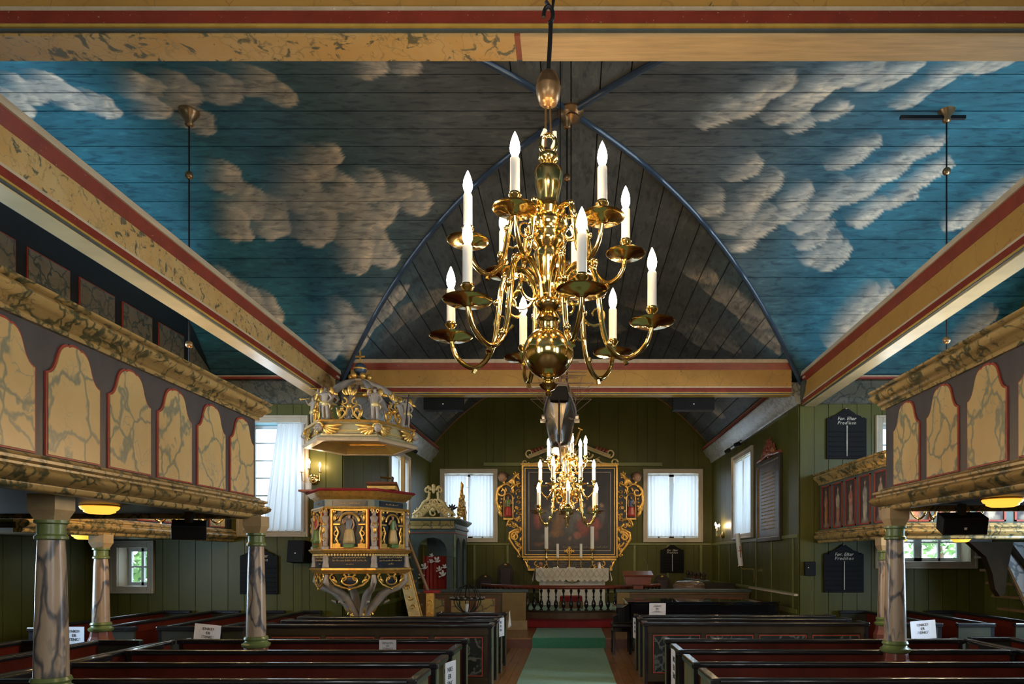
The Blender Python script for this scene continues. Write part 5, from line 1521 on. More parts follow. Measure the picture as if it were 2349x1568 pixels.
# ---- altar rail
ar = thing('altar_rail', 'half-round altar rail with black turned balusters and red kneeler', 'rail', (0, 17.0, .22))
RC, RR = (0, 19.5), 2.72
def arcp(r, a0, a1, n): return [(RC[0]+r*math.sin(a), RC[1]-r*math.cos(a)) for a in np.linspace(a0, a1, n)]
with part('handrail', LREDW, ar, smooth=50) as mb: mb.tube([(x, y, 1.185) for x, y in arcp(RR, -1.05, 1.05, 49)], .05, 10, flat=.7)
with part('rail_base', PEWDARK, ar) as mb: mb.sweep([(-.05, 0), (.05, 0), (.05, .045), (-.05, .045)], arcp(RR, -1.05, 1.05, 49), .572)
with part('kneeler', REDV, ar, smooth=60) as mb: mb.sweep([(.04, .20), (.36, .20), (.40, .27), (.38, .36), (.10, .40), (.04, .38)], arcp(RR, -.62, .62, 49), .02)
with part('kneeler_fringe', REDV, ar) as mb: mb.sweep([(.40, .14), (.405, .14), (.405, .24), (.40, .24)], arcp(RR, -.62, .62, 49), .1)
with part('kneeler_board', FLOORD, ar) as mb: mb.sweep([(.04, 0), (.33, 0), (.33, .2), (.04, .2)], arcp(RR, -.62, .62, 49), .02)
BALP = [(.045, .60), (.045, .64), (.02, .66), (.05, .72), (.055, .77), (.045, .83), (.022, .88), (.018, .93), (.035, .95), (.018, .97), (.02, 1.04), (.032, 1.08), (.045, 1.11), (.02, 1.13), (.045, 1.15), (.045, 1.16)]
bal = None
n_b = 31
for k in range(n_b):
    a = -1.03+2.06*k/(n_b-1)
    x, y = RC[0]+RR*math.sin(a), RC[1]-RR*math.cos(a)
    if bal is None:
        bal = MB().lathe(BALP, (0, 0, 0), 10).build('baluster', BLACKP, None, smooth=60); me_b = bal.data; bpy.data.objects.remove(bal); bal = True
    o = bpy.data.objects.new('baluster', me_b); COL.objects.link(o); o.parent = ar
    o.location = (x, y-17.0, -.22)

# ---- altar
al = thing('altar', 'altar table behind the rail hung with a white embroidered front', 'altar', (0, 19.2, .572))
with part('table_body', OAK, al) as mb: mb.box(-.84, .90, 18.95, 19.75, .572, 1.58)
with part('mensa', OAK, al, bevel=.008) as mb: mb.box(-.90, .96, 18.9, 19.8, 1.575, 1.612)
with part('antependium', WHITE, al) as mb:
    n = 40
    vs = []
    for j in range(9):
        for i in range(n+1):
            u = i/n; vs.append((-.88+1.82*u, 18.895-.012*math.sin(u*PI*14)*(1-j/8), .60+(1.58-.60)*j/8))
    mb.add(vs, [(j*(n+1)+i, j*(n+1)+i+1, (j+1)*(n+1)+i+1, (j+1)*(n+1)+i) for j in range(8) for i in range(n)])
with part('crown_emblem', GOLD, al, smooth=50) as mb:
    for k in range(5): mb.leaf(.03+.07*(k-2), 1.33, .13, .05, PI/2-(k-2)*.25, 18.875)
    mb.tube([(-.12, 18.875, 1.32), (.03, 18.87, 1.30), (.18, 18.875, 1.32)], .018, 6)
    mb.ball((.03, 18.872, 1.48), .025, 8, 6)
with part('leaf_emblem', ROBE_G, al, smooth=50) as mb:
    for s in (-1, 1):
        mb.tube([(.03+s*.08, 18.875, 1.24), (.03+s*.2, 18.875, 1.26), (.03+s*.3, 18.875, 1.33)], .006, 5)
        for k in range(5): mb.leaf(.03+s*(.12+.04*k), 1.25+.016*k, .09, .035, PI/2-s*(.9-.25*(k % 2)*2), 18.872)
with part('emblem_stem', ROBE_G, al, smooth=50) as mb: mb.tube([(-.06, 18.876, 1.24), (.03, 18.872, 1.22), (.12, 18.876, 1.24)], .008, 5)
clo = thing('altar_cloth', 'white lace cloth with diamond pattern over the altar top', 'cloth', (0, 19.2, 1.614))
def cloth_edge(mb, z0, amp, x0, x1, y, nsc):
    n = nsc*6; vs = []
    for j in range(5):
        t = j/4
        for i in range(n+1):
            u = i/n
            zl = z0-amp*abs(math.sin(u*nsc*PI))
            vs.append((x0+(x1-x0)*u, y-.03*(1-t)-.012*math.sin(u*25)*(1-t), zl+(1.622-zl)*t))
    mb.add(vs, [(j*(n+1)+i, j*(n+1)+i+1, (j+1)*(n+1)+i+1, (j+1)*(n+1)+i) for j in range(4) for i in range(n)])
with part('cloth_top', LINEN, clo) as mb: mb.box(-.98, 1.04, 18.86, 19.78, 1.614, 1.622)
with part('front_drop', LINEN, clo) as mb: cloth_edge(mb, 1.32, .06, -.98, 1.04, 18.862, 12)
for s, x in ((-1, -.98), (1, 1.04)):
    with part('corner_fold', LINEN, clo, smooth=True) as mb:
        n = 10; vs = []
        for j in range(5):
            t = j/4
            for i in range(n+1):
                u = i/n
                vs.append((x+s*(.02+.10*(1-t)*(.5+.5*math.sin(u*9))), 18.85+.9*u, 1.622-(1-t)*(.36-.05*math.sin(u*20))))
        mb.add(vs, [(j*(n+1)+i, j*(n+1)+i+1, (j+1)*(n+1)+i+1, (j+1)*(n+1)+i) for j in range(4) for i in range(n)])
LACE = paint('dark_lace_thread', (.40, .36, .30), .9)  # thread darker than the linen, for the diamond pattern
with part('lace_lattice', LACE, clo) as mb:
    for k in range(-2, 14):
        x = -1.0+.155*k
        for s in (-1, 1):
            p = [(x+(.155 if s < 0 else 0)+s*.155*t*1.0, 1.37+.23*t) for t in np.linspace(0, 1, 5)]
            p = [(a, b) for a, b in p if -.97 < a < 1.03]
            if len(p) > 1: mb.tube([(a, 18.85-.028*(1.6-b)/.25, b) for a, b in p], .005, 4)
# candlesticks on the altar
CSP = [(.10, 0), (.095, .02), (.06, .05), (.03, .09), (.02, .13), (.03, .16), (.018, .19), (.022, .24), (.045, .29), (.03, .33), (.018, .37), (.03, .41), (.018, .44), (.022, .50), (.04, .53), (.085, .57), (.09, .58), (.03, .575)]
def candlestick(label, x, k, hc, rc, grp):
    root = thing('candlestick', label, 'candlestick', (x, 19.35, 1.622), grp)
    with part('stick', BRASS, root, smooth=60) as mb: mb.lathe([(r*k, z*k) for r, z in CSP], (x, 19.35, 1.622), 18)
    with part('candle', WAX, root, smooth=60) as mb: mb.lathe([(rc, .56*k), (rc, .56*k+hc), (rc*.5, .565*k+hc), (0, .57*k+hc)], (x, 19.35, 1.622), 14)
    with part('wick', INK, root) as mb: mb.tube([(x, 19.35, 1.622+.565*k+hc), (x, 19.35, 1.622+.565*k+hc+.025)], .004, 4)
candlestick('tall brass candlestick with thick white candle at the left altar end', -.70, .96, .64, .052, 'tall altar candlesticks')
candlestick('tall brass candlestick with thick white candle at the right altar end', .60, .96, .64, .052, 'tall altar candlesticks')
candlestick('short brass candlestick left of the altar cross', -.38, .52, .40, .036, 'short altar candlesticks')
candlestick('short brass candlestick right of the altar cross', .28, .52, .40, .036, 'short altar candlesticks')
cx_ = thing('altar_cross', 'gilded ringed cross standing at the middle of the altar', 'cross', (-.05, 19.4, 1.622))
with part('stem', GOLD, cx_, smooth=60) as mb: mb.lathe([(.06, 0), (.05, .02), (.02, .05), (.014, .12), (.02, .18), (.012, .24), (.018, .30), (.014, .34)], (-.05, 19.4, 1.622), 14)
with part('cross_arms', GOLD, cx_, bevel=.004) as mb:
    mb.box(-.07, -.03, 19.385, 19.415, 1.95, 2.22); mb.box(-.18, .08, 19.385, 19.415, 2.09, 2.13)
    mb.box(-.19, -.17, 19.38, 19.42, 2.07, 2.15); mb.box(.07, .09, 19.38, 19.42, 2.07, 2.15); mb.box(-.085, -.015, 19.38, 19.42, 2.21, 2.235)
with part('ring', GOLD, cx_, smooth=True) as mb: mb.tube([(-.05+.075*math.cos(a), 19.4, 2.11+.075*math.sin(a)) for a in np.linspace(0, 2*PI, 20, endpoint=False)], .012, 6, closed=True)
for nm, lb, x, w, h in (('prayer_book', 'pale closed book lying left of the cross on the altar', -.42, .16, .03), ('altar_card', 'white card lying beside the cross foot on the altar', .0, .24, .025), ('prayer_book', 'thin white booklet at the far left of the altar top', -.86, .12, .02)):
    o = MB().box(x-w/2, x+w/2, 19.05, 19.25, 1.622, 1.622+h).build(nm, PAPER, None, loc=(x, 19.15, 1.622), bevel=.004)
    tag(o, lb, 'book')
o = MB().lathe([(.04, 0), (.042, .08), (.03, .11), (.014, .12), (.014, .15), (.02, .15), (.02, .17), (0, .17)], (.80, 19.2, 1.622), 14).build('clear_bottle', PAPER, None, loc=(.80, 19.2, 1.622), smooth=60)
tag(o, 'small clear pump bottle at the right end of the altar', 'bottle')
fs_ = thing('footstool', 'red velvet stool standing in front of the altar', 'stool', (0, 18.3, .572))
with part('cushion', REDV, fs_, bevel=.03) as mb: mb.box(-.3, .3, 18.1, 18.5, .74, .90)
with part('stool_frame', OAK, fs_, bevel=.01) as mb: mb.box(-.32, .32, 18.08, 18.52, .572, .75)

# ---- altarpiece
YA = 20.40
ap_ = thing('altarpiece', 'gilded carved altarpiece with dark painting on the chancel end wall', 'altarpiece', (0, YA, 1.6))
X0, X1, Z0, Z1 = -1.47, 1.39, 1.92, 4.68
XM = (X0+X1)/2
with part('backing', NAVY, ap_) as mb: mb.box(X0+.02, X1-.02, YA, YA+.06, Z0+.02, Z1-.02)
for i, (w0, w1, d, m_) in enumerate(((0, .05, .10, GOLD), (.05, .085, .075, NAVY), (.085, .11, .07, GOLD), (.11, .2, .05, NAVY), (.2, .225, .045, GREYP))):
    with part('frame_moulding', m_, ap_, bevel=.004) as mb:
        casing(mb, lambda a, dd, z: (a, YA-dd, z), X0+w0, X1-w0, Z0+w0, Z1-w0, w1-w0, 0, d)
# dim group of seated figures in a dark room (generic)
OR, RD, BR, FL, GR = (.20, .09, .018), (.24, .045, .025), (.08, .05, .03), (.22, .13, .07), (.10, .095, .085)
its = [(.5, .14, .5, .16, 0, (.05, .036, .026), .9), (.55, .42, .22, .10, 0, (.15, .13, .10), .6), (.50, .34, .10, .16, .2, (.10, .085, .07), .6),
       (.10, .42, .07, .17, 0, RD, .5), (.14, .50, .06, .05, 0, (.26, .09, .03), .6), (.10, .56, .04, .035, 0, FL, .5),
       (.23, .46, .09, .12, .3, GR, .6), (.27, .56, .04, .04, 0, FL, .5), (.36, .34, .09, .16, -.35, OR, .45), (.34, .22, .10, .07, .2, OR, .5), (.39, .46, .07, .08, 0, (.16, .08, .02), .5), (.41, .55, .04, .04, 0, FL, .5),
       (.55, .60, .07, .09, 0, (.13, .11, .12), .6), (.56, .68, .04, .04, 0, FL, .5), (.66, .50, .07, .10, .2, (.04, .08, .06), .6), (.67, .58, .035, .035, 0, FL, .5),
       (.66, .30, .09, .14, .4, RD, .45), (.60, .19, .06, .06, -.4, (.30, .10, .06), .5), (.79, .34, .12, .11, -.2, (.26, .05, .03), .45), (.82, .20, .05, .11, .1, (.20, .05, .035), .6), (.74, .46, .06, .08, 0, BR, .5), (.76, .54, .04, .04, 0, FL, .5),
       (.90, .45, .06, .14, 0, (.09, .07, .06), .6), (.90, .58, .035, .035, 0, FL, .5), (.50, .15, .03, .04, .3, FL, .6), (.20, .18, .08, .05, .3, (.09, .08, .07), .7), (.14, .08, .14, .04, 0, (.15, .06, .02), .8)]
paint_plane('canvas', X1-X0-.46, Z1-Z0-.46, 90, 90, blobs((.022, .016, .014), its, 5, .5), ATTR, ap_, Matrix.Translation((XM, -.045, Z0+.23-1.6)))
with part('canvas_lettering', GLET, ap_) as mb: squiggle(mb, XM-.2, X1-.3, Z0+.30, .06, YA-.052, 44, .004)
with part('frame_beading', GOLD, ap_) as mb:
    for x in (X0+.025, X1-.025): mb.tube([(x, YA-.105, Z0), (x, YA-.105, Z1)], .02, 6)
# predella
with part('predella', NAVY, ap_) as mb: mb.box(X0+.12, X1-.1, YA-.06, YA+.06, 1.55, 1.92)
with part('predella_frame', GOLD, ap_, bevel=.006) as mb:
    mb.box(X0+.04, X1-.04, YA-.12, YA, 1.84, 1.90); mb.box(X0+.18, X1-.16, YA-.10, YA, 1.53, 1.60)
with part('predella_script', GLET, ap_) as mb:
    for i in range(4): squiggle(mb, XM-.52+.03*i, XM+.55-.12*i, 1.775-.058*i, .036, YA-.066, 50+i, .0035)
for s in (-1, 1):
    with part('predella_cherub', SKIN, ap_, smooth=True) as mb: cherub_head(mb, XM+s*.86, 1.73, .06, YA-.1)
    with part('predella_wings', GOLD, ap_, smooth=50) as mb:
        for q in (-1, 1): mb.spiral(XM+s*.86+q*.13, 1.73, .075, .02, PI/2, PI/2-q*PI*1.5, .025, YA-.09); mb.leaf(XM+s*.86+q*.02, 1.68, .16, .06, PI/2-q*2.0, YA-.085)
        mb.leaf(XM+s*.86, 1.67, .12, .07, -PI/2, YA-.085)
    with part('predella_bracket', GOLD, ap_, smooth=50) as mb:
        x = XM+s*1.30
        mb.spiral(x, 1.80, .06, .015, PI/2, PI/2+s*PI*2, .022, YA-.06); mb.spiral(x-s*.05, 1.65, .055, .015, -PI/2, -PI/2-s*PI*2, .022, YA-.06)
        mb.tube([(x+s*.05, YA-.05, 1.86), (x, YA-.07, 1.74), (x-s*.06, YA-.06, 1.60)], [.025, .035, .02], 6)
    # carved side wing
    xe = X0 if s < 0 else X1
    def W(u, z): return (xe+s*u, YA-.05, z)
    with part('wing_board', NAVY, ap_) as mb:
        po = [(xe, 4.52), (xe+s*.28, 4.40), (xe+s*.52, 4.30), (xe+s*.60, 4.0), (xe+s*.74, 3.70), (xe+s*.72, 3.30), (xe+s*.6, 3.15), (xe+s*.4, 3.0), (xe+s*.42, 2.80), (xe+s*.36, 2.5), (xe+s*.2, 2.2), (xe+s*.06, 1.95), (xe, 1.95)]
        mb.prism(po if s > 0 else po[::-1], YA-.01, YA+.04)
    with part('wing_scrolls', GOLD, ap_, smooth=50) as mb:
        sg = s
        mb.spiral(xe+s*.58, 3.88, .17, .03, PI/2, PI/2-s*PI*2.4, .045, YA-.05, 20)
        mb.tube([W(.30, 4.02), W(.46, 4.12), W(.62, 4.06), W(.73, 3.9), W(.76, 3.62), W(.70, 3.36), W(.60, 3.22)], [.03, .04, .045, .045, .05, .05, .03], 8)
        mb.leaf(xe+s*.58, 3.12, .26, .10, PI/2-s*.5, YA-.06); mb.leaf(xe+s*.62, 3.30, .22, .10, PI/2-s*.25, YA-.07)
        for k in range(4): mb.ball(W(.60+.02*(k % 2), 3.45+.11*k), .04, 8, 6)
        mb.spiral(xe+s*.36, 2.92, .10, .02, 0, -s*PI*2.2, .035, YA-.05, 16)
        mb.spiral(xe+s*.20, 2.55, .13, .03, PI/2, PI/2-s*PI*2.4, .04, YA-.05, 18)
        mb.tube([W(.12, 3.0), W(.24, 3.1), W(.40, 3.02), W(.46, 2.86)], [.03, .035, .035, .02], 8)
        mb.tube([W(.05, 2.75), W(.2, 2.76), W(.36, 2.66), W(.38, 2.48), W(.26, 2.28), W(.12, 2.1), W(.05, 1.97)], [.02, .035, .04, .045, .045, .04, .03], 8)
        mb.spiral(xe+s*.08, 1.98, .06, .015, 0, s*PI*2.1, .025, YA-.05)
        for k in range(6): mb.leaf(xe+s*(.06+.05*(k % 2)), 2.1+.14*k, .17, .07, PI/2-s*(.5 if k % 2 else -.3), YA-.06)
        for k in range(7): mb.spiral(xe+s*.09, 3.05+.17*k, .065, .015, PI*(k % 2), PI*(k % 2)+s*PI*1.9, .022, YA-.05)
        mb.tube([W(.04, 4.15), W(.2, 4.08), W(.30, 3.98), W(.26, 3.86)], [.03, .04, .035, .02], 8)
        rr = random.Random(17)
        for k in range(64):
            z = rr.uniform(2.1, 4.45)
            um = np.interp(z, [1.95, 2.2, 2.5, 2.8, 3.0, 3.15, 3.3, 3.7, 4.0, 4.3, 4.5], [.05, .2, .36, .42, .40, .58, .70, .72, .58, .42, .15])
            u = rr.uniform(.05, max(.06, um-.05))
            if .26 < u < .54 and 3.05 < z < 3.85: continue
            q = rr.uniform(.035, .065)
            if k % 2: mb.spiral(xe+s*u, z, q, .01, rr.uniform(0, 6), rr.uniform(8, 13), .018, YA-.05, 10)
            else: mb.leaf(xe+s*u, z, q*2.4, q*1.0, rr.uniform(0, 6.2), YA-.055)
        mb.tube([W(.46, 4.30), W(.56, 4.2), W(.50, 4.1), W(.36, 4.12)], [.05, .055, .05, .03], 8)
    with part('niche_border', GOLD, ap_, smooth=50) as mb:
        pts = [(.40+.13*math.cos(a), 3.70+.13*math.sin(a)) for a in np.linspace(0, PI, 9)]
        mb.tube([W(.53, 3.10)]+[W(u, z) for u, z in pts]+[W(.27, 3.10)], .022, 6)
        mb.box(min(xe+s*.26, xe+s*.54), max(xe+s*.26, xe+s*.54), YA-.12, YA, 3.05, 3.10)
    with part('niche_back', NAVY, ap_) as mb: mb.box(min(xe+s*.28, xe+s*.52), max(xe+s*.28, xe+s*.52), YA-.03, YA-.008, 3.1, 3.75)
    statue(ap_, 'carved_saint', Matrix.Translation((xe+s*.40, -.09, 3.11-1.6)) @ Matrix.Scale(.66, 4), SKIN, ROBE_G if s < 0 else ROBE_B, ROBE_R, dict(wrR=(.09, -.13, .60), haR=(.06, -.15, .62)))
    with part('cherub_face', SKIN, ap_, smooth=True) as mb: cherub_head(mb, xe+s*.58, 4.30, .115, YA-.09)
    with part('cherub_hair', HAIR, ap_, smooth=True) as mb: hair_curls(mb, xe+s*.58, 4.30, .115, YA-.06)
    with part('cherub_wing', GOLD, ap_, smooth=50) as mb:
        for k in range(7):
            a = PI/2+s*(-.05+.20*k) if s > 0 else PI/2-(-.05+.20*k)
            mb.leaf(xe+s*(.40-.03*k), 4.16-.02*k, .44-.03*k, .085, PI/2+s*(.55-.16*k+.3), YA-.06-.004*k, .35)
# broken pediment
for s in (-1, 1):
    with part('pediment_slope', CANG, ap_, bevel=.006) as mb:
        po = [(XM+s*.30, 5.22), (XM+s*.30, 5.34), (XM+s*1.22, 4.98), (XM+s*1.22, 4.86)]
        mb.prism(po if s < 0 else po[::-1], YA-.10, YA)
    with part('pediment_beads', GOLD, ap_, smooth=True) as mb:
        mb.tube([(XM+s*.32, YA-.11, 5.27), (XM+s*1.20, YA-.11, 4.92)], .012, 6)
        for k in range(8): mb.ball((XM+s*(.4+.1*k), YA-.11, 5.24-.04*k), .024, 6, 5)
    with part('pediment_scroll', GOLDP, ap_, smooth=50) as mb:
        mb.spiral(XM+s*1.20, 5.03, .13, .03, -PI/2, -PI/2+s*PI*2.2, .03, YA-.06, 18)
        mb.spiral(XM+s*1.33, 4.76, .11, .03, 0, s*PI*2.0, .03, YA-.06, 16)
        mb.tube([(XM+s*1.4, YA-.06, 4.70), (XM+s*1.2, YA-.06, 4.70), (XM+s*.95, YA-.06, 4.74), (XM+s*.78, YA-.06, 4.86), (XM+s*.9, YA-.06, 4.92)], [.03, .03, .03, .03, .015], 6)
        mb.spiral(XM+s*.55, 5.0, .14, .03, 0, -s*PI*2.2, .03, YA-.05, 16); mb.spiral(XM+s*.8, 4.80, .08, .02, 0, s*PI*2, .025, YA-.05)
    with part('pediment_flame', LREDW, ap_, smooth=50) as mb:
        for k in range(4): mb.leaf(XM+s*(.75+.1*k), 5.12-.03*k, .16, .08, PI/2-s*.7, YA-.06)
        mb.tube([(XM+s*.70, YA-.06, 5.14), (XM+s*1.1, YA-.06, 5.02)], .02, 6)
with part('crown_piece', GOLDP, ap_, smooth=50) as mb:
    mb.m = Matrix.Translation((XM, YA-.06, 4.80)); carving(mb, .30, .62, 3, .026)
with part('top_shelf', GOLD, ap_, bevel=.006) as mb: mb.box(X0-.03, X1+.03, YA-.12, YA, Z1-.0, Z1+.045)

# ---- carved cabinet (clerk's closet) with gilded crests
cb = thing('clerk_closet', 'grey-green arched closet with red curtain and gilded crests', 'closet', (-3.4, 17.9, .22))
cx0, cx1, cy0, cy1 = -4.0, -2.9, 17.0, 19.0
def archwall(mb, a0, a1, z0, z1, o0, o1, zs, fn, d0, d1):
    """rectangular wall a0..a1 with an arched opening o0..o1 springing at zs"""
    r = (o1-o0)/2; c = (o0+o1)/2
    po = [(a0, z0), (a0, z1), (a1, z1), (a1, z0), (o1, z0), (o1, zs)]+[(c+r*math.cos(t), zs+min(r, .32)*math.sin(t)) for t in np.linspace(.15, PI-.15, 9)]+[(o0, zs), (o0, z0)]
    n = len(po); vs = [fn(a, d0, z) for a, z in po]+[fn(a, d1, z) for a, z in po]
    mb.add(vs, [tuple(range(n)), tuple(range(2*n-1, n-1, -1))]+[(k, (k+1) % n, (k+1) % n+n, k+n) for k in range(n)])
with part('front_wall', CABG, cb) as mb: archwall(mb, cx0, cx1, .95, 2.52, -3.82, -3.10, 2.10, lambda a, d, z: (a, cy0+d, z), 0, .06)
with part('front_dado', CABG, cb) as mb: mb.box(cx0, cx1, cy0, cy0+.06, .22, .95)
with part('side_wall', CABG, cb) as mb: mb.box(cx1-.06, cx1, cy0+.06, cy1, .22, 1.15)
for a0, a1 in ((17.06, 18.0), (18.0, 19.0)):
    with part('side_arch', CABG, cb) as mb: archwall(mb, a0, a1, 1.15, 2.52, a0+.16, a1-.16, 2.12, lambda a, d, z: (cx1-d, a, z), 0, .06)
with part('corner_post', COLG, cb, smooth=True) as mb: mb.lathe([(.03, .22), (.03, 1.9), (.045, 1.93), (.03, 1.97), (.03, 2.5)], (cx1, cy0+.0, 0), 10)
with part('string_course', CABG, cb) as mb: mb.sweep([(0, 1.92), (.03, 1.93), (.03, 1.96), (0, 1.97)], [(cx0, cy0), (-3.84, cy0)], 0); mb.sweep([(0, 1.92), (.03, 1.93), (.03, 1.96), (0, 1.97)], [(-3.08, cy0), (cx1, cy0)], 0)
with part('back_wall', CABG, cb) as mb: mb.box(cx0, cx1, cy1-.05, cy1, .22, 2.52)
with part('closet_floor', OAK, cb) as mb: mb.box(cx0, cx1, cy0, cy1, .22, .3)
with part('entablature', CABG, cb, smooth=40) as mb: mb.sweep([(-.06, 2.52), (.02, 2.52), (.02, 2.62), (.05, 2.64), (.05, 2.70), (.02, 2.71), (.02, 2.76), (.10, 2.82), (.14, 2.86), (.14, 2.89), (-.06, 2.89)], [(cx0, cy0), (cx1, cy0), (cx1, cy1)], 0)
with part('painted_frieze', PANELY, cb) as mb: mb.sweep([(.05, 2.635), (.055, 2.64), (.055, 2.70), (.05, 2.705)], [(cx0, cy0), (cx1, cy0)], 0); mb.sweep([(.024, 2.715), (.03, 2.72), (.105, 2.825), (.095, 2.82)], [(cx0, cy0), (cx1, cy0)], 0)
with part('red_fillet', REDL, cb) as mb: mb.sweep([(.02, 2.525), (.026, 2.525), (.026, 2.545), (.02, 2.545)], [(cx0, cy0), (cx1, cy0), (cx1, cy1)], 0)
with part('closet_roof', CABG, cb) as mb: mb.box(cx0, cx1, cy0, cy1, 2.86, 2.89)
with part('red_hanging', REDCL, cb, smooth=True) as mb:
    n = 24; vs = []
    for j in range(7):
        for i in range(n+1): vs.append((-3.74+.66*i/n, cy0+.30+.02*math.sin(i*1.7), .98+.98*j/6))
    mb.add(vs, [(j*(n+1)+i, j*(n+1)+i+1, (j+1)*(n+1)+i+1, (j+1)*(n+1)+i) for j in range(6) for i in range(n)])
with part('hanging_rail', BLACKB, cb) as mb: mb.box(-3.84, -3.06, cy0+.25, cy0+.34, .93, .98)
with part('dado_board', NAVY, cb) as mb: mb.box(-3.80, -3.08, cy0-.03, cy0, .70, .97)
with part('front_crest', GOLDP, cb, smooth=50) as mb:
    mb.m = Matrix.Translation((-3.42, cy0-.02, 2.89))
    carving(mb, .50, .40, 11, .035, 0, 1.4)
    for s in (-1, 1):
        mb.tube([(s*.52, 0, .10), (s*.36, 0, .22), (s*.22, 0, .42), (s*.12, 0, .48), (s*.10, 0, .66)], [.03, .04, .045, .04, .03], 8)
        mb.spiral(s*.46, .07, .07, .02, 0, s*PI*2.2, .03); mb.spiral(s*.15, .70, .07, .02, PI/2, PI/2-s*PI*1.8, .028)
        mb.leaf(s*.05, .70, .16, .08, PI/2-s*.7)
    mb.leaf(0, .62, .2, .09, PI/2); mb.leaf(0, .74, .12, .1, PI/2, -.01)
    mb.tube([(-.54, 0, .015), (.54, 0, .015)], .03, 6)
with part('side_crest', GOLD, cb, smooth=50) as mb:
    mb.m = Matrix.Translation((cx1+.02, 18.0, 2.89)) @ Matrix.Rotation(PI/2, 4, 'Z')
    carving(mb, .75, .60, 12, .045, 0, 1.5)
    mb.tube([(-.8, 0, .015), (.8, 0, .015)], .03, 6); mb.leaf(0, .7, .35, .10, PI/2+.3); mb.leaf(.08, .85, .2, .08, PI/2-.8); mb.tube([(0, 0, .5), (.02, 0, .8), (.06, 0, 1.0)], [.05, .03, .02], 6)
with part('corner_finial', IRON, cb, smooth=50) as mb:
    mb.m = Matrix.Translation((-2.98, 17.1, 2.89))
    mb.tube([(0, 0, 0), (0, 0, .30)], .03, 6)
    for k in range(5): mb.leaf(0, .22, .16, .05, PI/2+(k-2)*.5)
# paper doves
def dove(label, loc, k, rz):
    o = MB()
    M = Matrix.Translation(loc) @ Matrix.Rotation(rz, 4, 'Y') @ Matrix.Scale(k, 4)
    o.m = M
    o.ball((0, 0, 0), .05, 10, 7, 1.6, .5, .75); o.ball((.085, 0, .03), .028, 8, 6)
    o.add([(-.06, 0, 0), (-.16, -.01, .04), (-.17, 0, -.02), (-.06, .012, -.01)], [(0, 1, 2, 3)])
    for s in (-1, 1): o.leaf(0, .02, .16, .08, PI/2+.5*s+.15, .02*s, .15)
    b = o.build('paper_dove', WHITE, None, loc=loc, smooth=60)
    mb = MB(); mb.tube([(loc[0], loc[1], loc[2]), (loc[0]-.01, cy0-.02, loc[2]+.06)], .002, 4); mb.build('thread', IRON, b)
    return tag(b, label, 'dove', 'white paper doves')
for (x, y, nm, k) in ((992, 1302, 'single white paper dove low at the left of the red curtain', 1.0), (985, 1322, 'white paper dove hanging below the left of the closet sill', .9), (1000, 1289, 'small white paper dove left of the middle of the red curtain', .7), (1018, 1306, 'white paper dove at the red curtain just over its rail', .8),
                      (1012, 1287, 'large white paper dove at the middle of the red curtain', 1.0), (1004, 1275, 'topmost white paper dove on the red curtain', .6), (1023, 1318, 'white paper dove at the right end of the closet sill', 1.0), (1024, 1301, 'white paper dove near the right edge of the red curtain', .7)):
    d = 16.88
    dove(nm, (round(-2.9+(x-1040)*.0142, 3), d-.09*(int(x+y) % 3), round(1.9-(y-1280)*.0108, 3)), k*.72, random.uniform(-.5, .5))
# chairs against the end wall
def tall_chair(label, x, y, rz=0):
    root = thing('tall_chair', label, 'chair', (x, y, .572 if abs(x) < 2.4 else .222), 'dark high-backed chairs at the end wall')
    z = WLOC[root.name].z
    with part('backrest', PEWDARK, root, bevel=.008) as mb:
        po = [(-.23, .45), (-.23, .98)]+[(-.23*math.cos(t), .98+.22*math.sin(t)) for t in np.linspace(.2, PI-.2, 9)]+[(.23, .98), (.23, .45)]
        mb.prism([(x+a, z+b) for a, b in po], y+.20, y+.25)
    with part('back_upholstery', paint('dark_leather', (.03, .008, .008), .35) if 'dark_leather' not in MATS else MATS['dark_leather'], root, bevel=.01) as mb: mb.box(x-.16, x+.16, y+.17, y+.20, z+.5, z+1.02)
    with part('crest', GOLD, root, smooth=50) as mb: mb.leaf(x-.05, z+1.14, .1, .05, 0, y+.18); mb.ball((x, y+.18, z+1.16), .02, 6, 5)
    with part('seat', PEWDARK, root, bevel=.01) as mb: mb.box(x-.25, x+.25, y-.25, y+.25, z+.42, z+.48)
    for sx in (-1, 1):
        for sy in (-1, 1):
            with part('leg', PEWDARK, root, bevel=.004) as mb: mb.box(x+sx*.22-.025, x+sx*.22+.025, y+sy*.22-.025, y+sy*.22+.025, z, z+.42)
tall_chair('dark high-backed chair left of the altar, nearer the closet', -2.55, 20.05)
tall_chair('dark high-backed chair left of the altar, nearer the altar', -1.95, 20.05)
tall_chair('dark high-backed chair right of the altar under the hymn board', 2.70, 20.05)

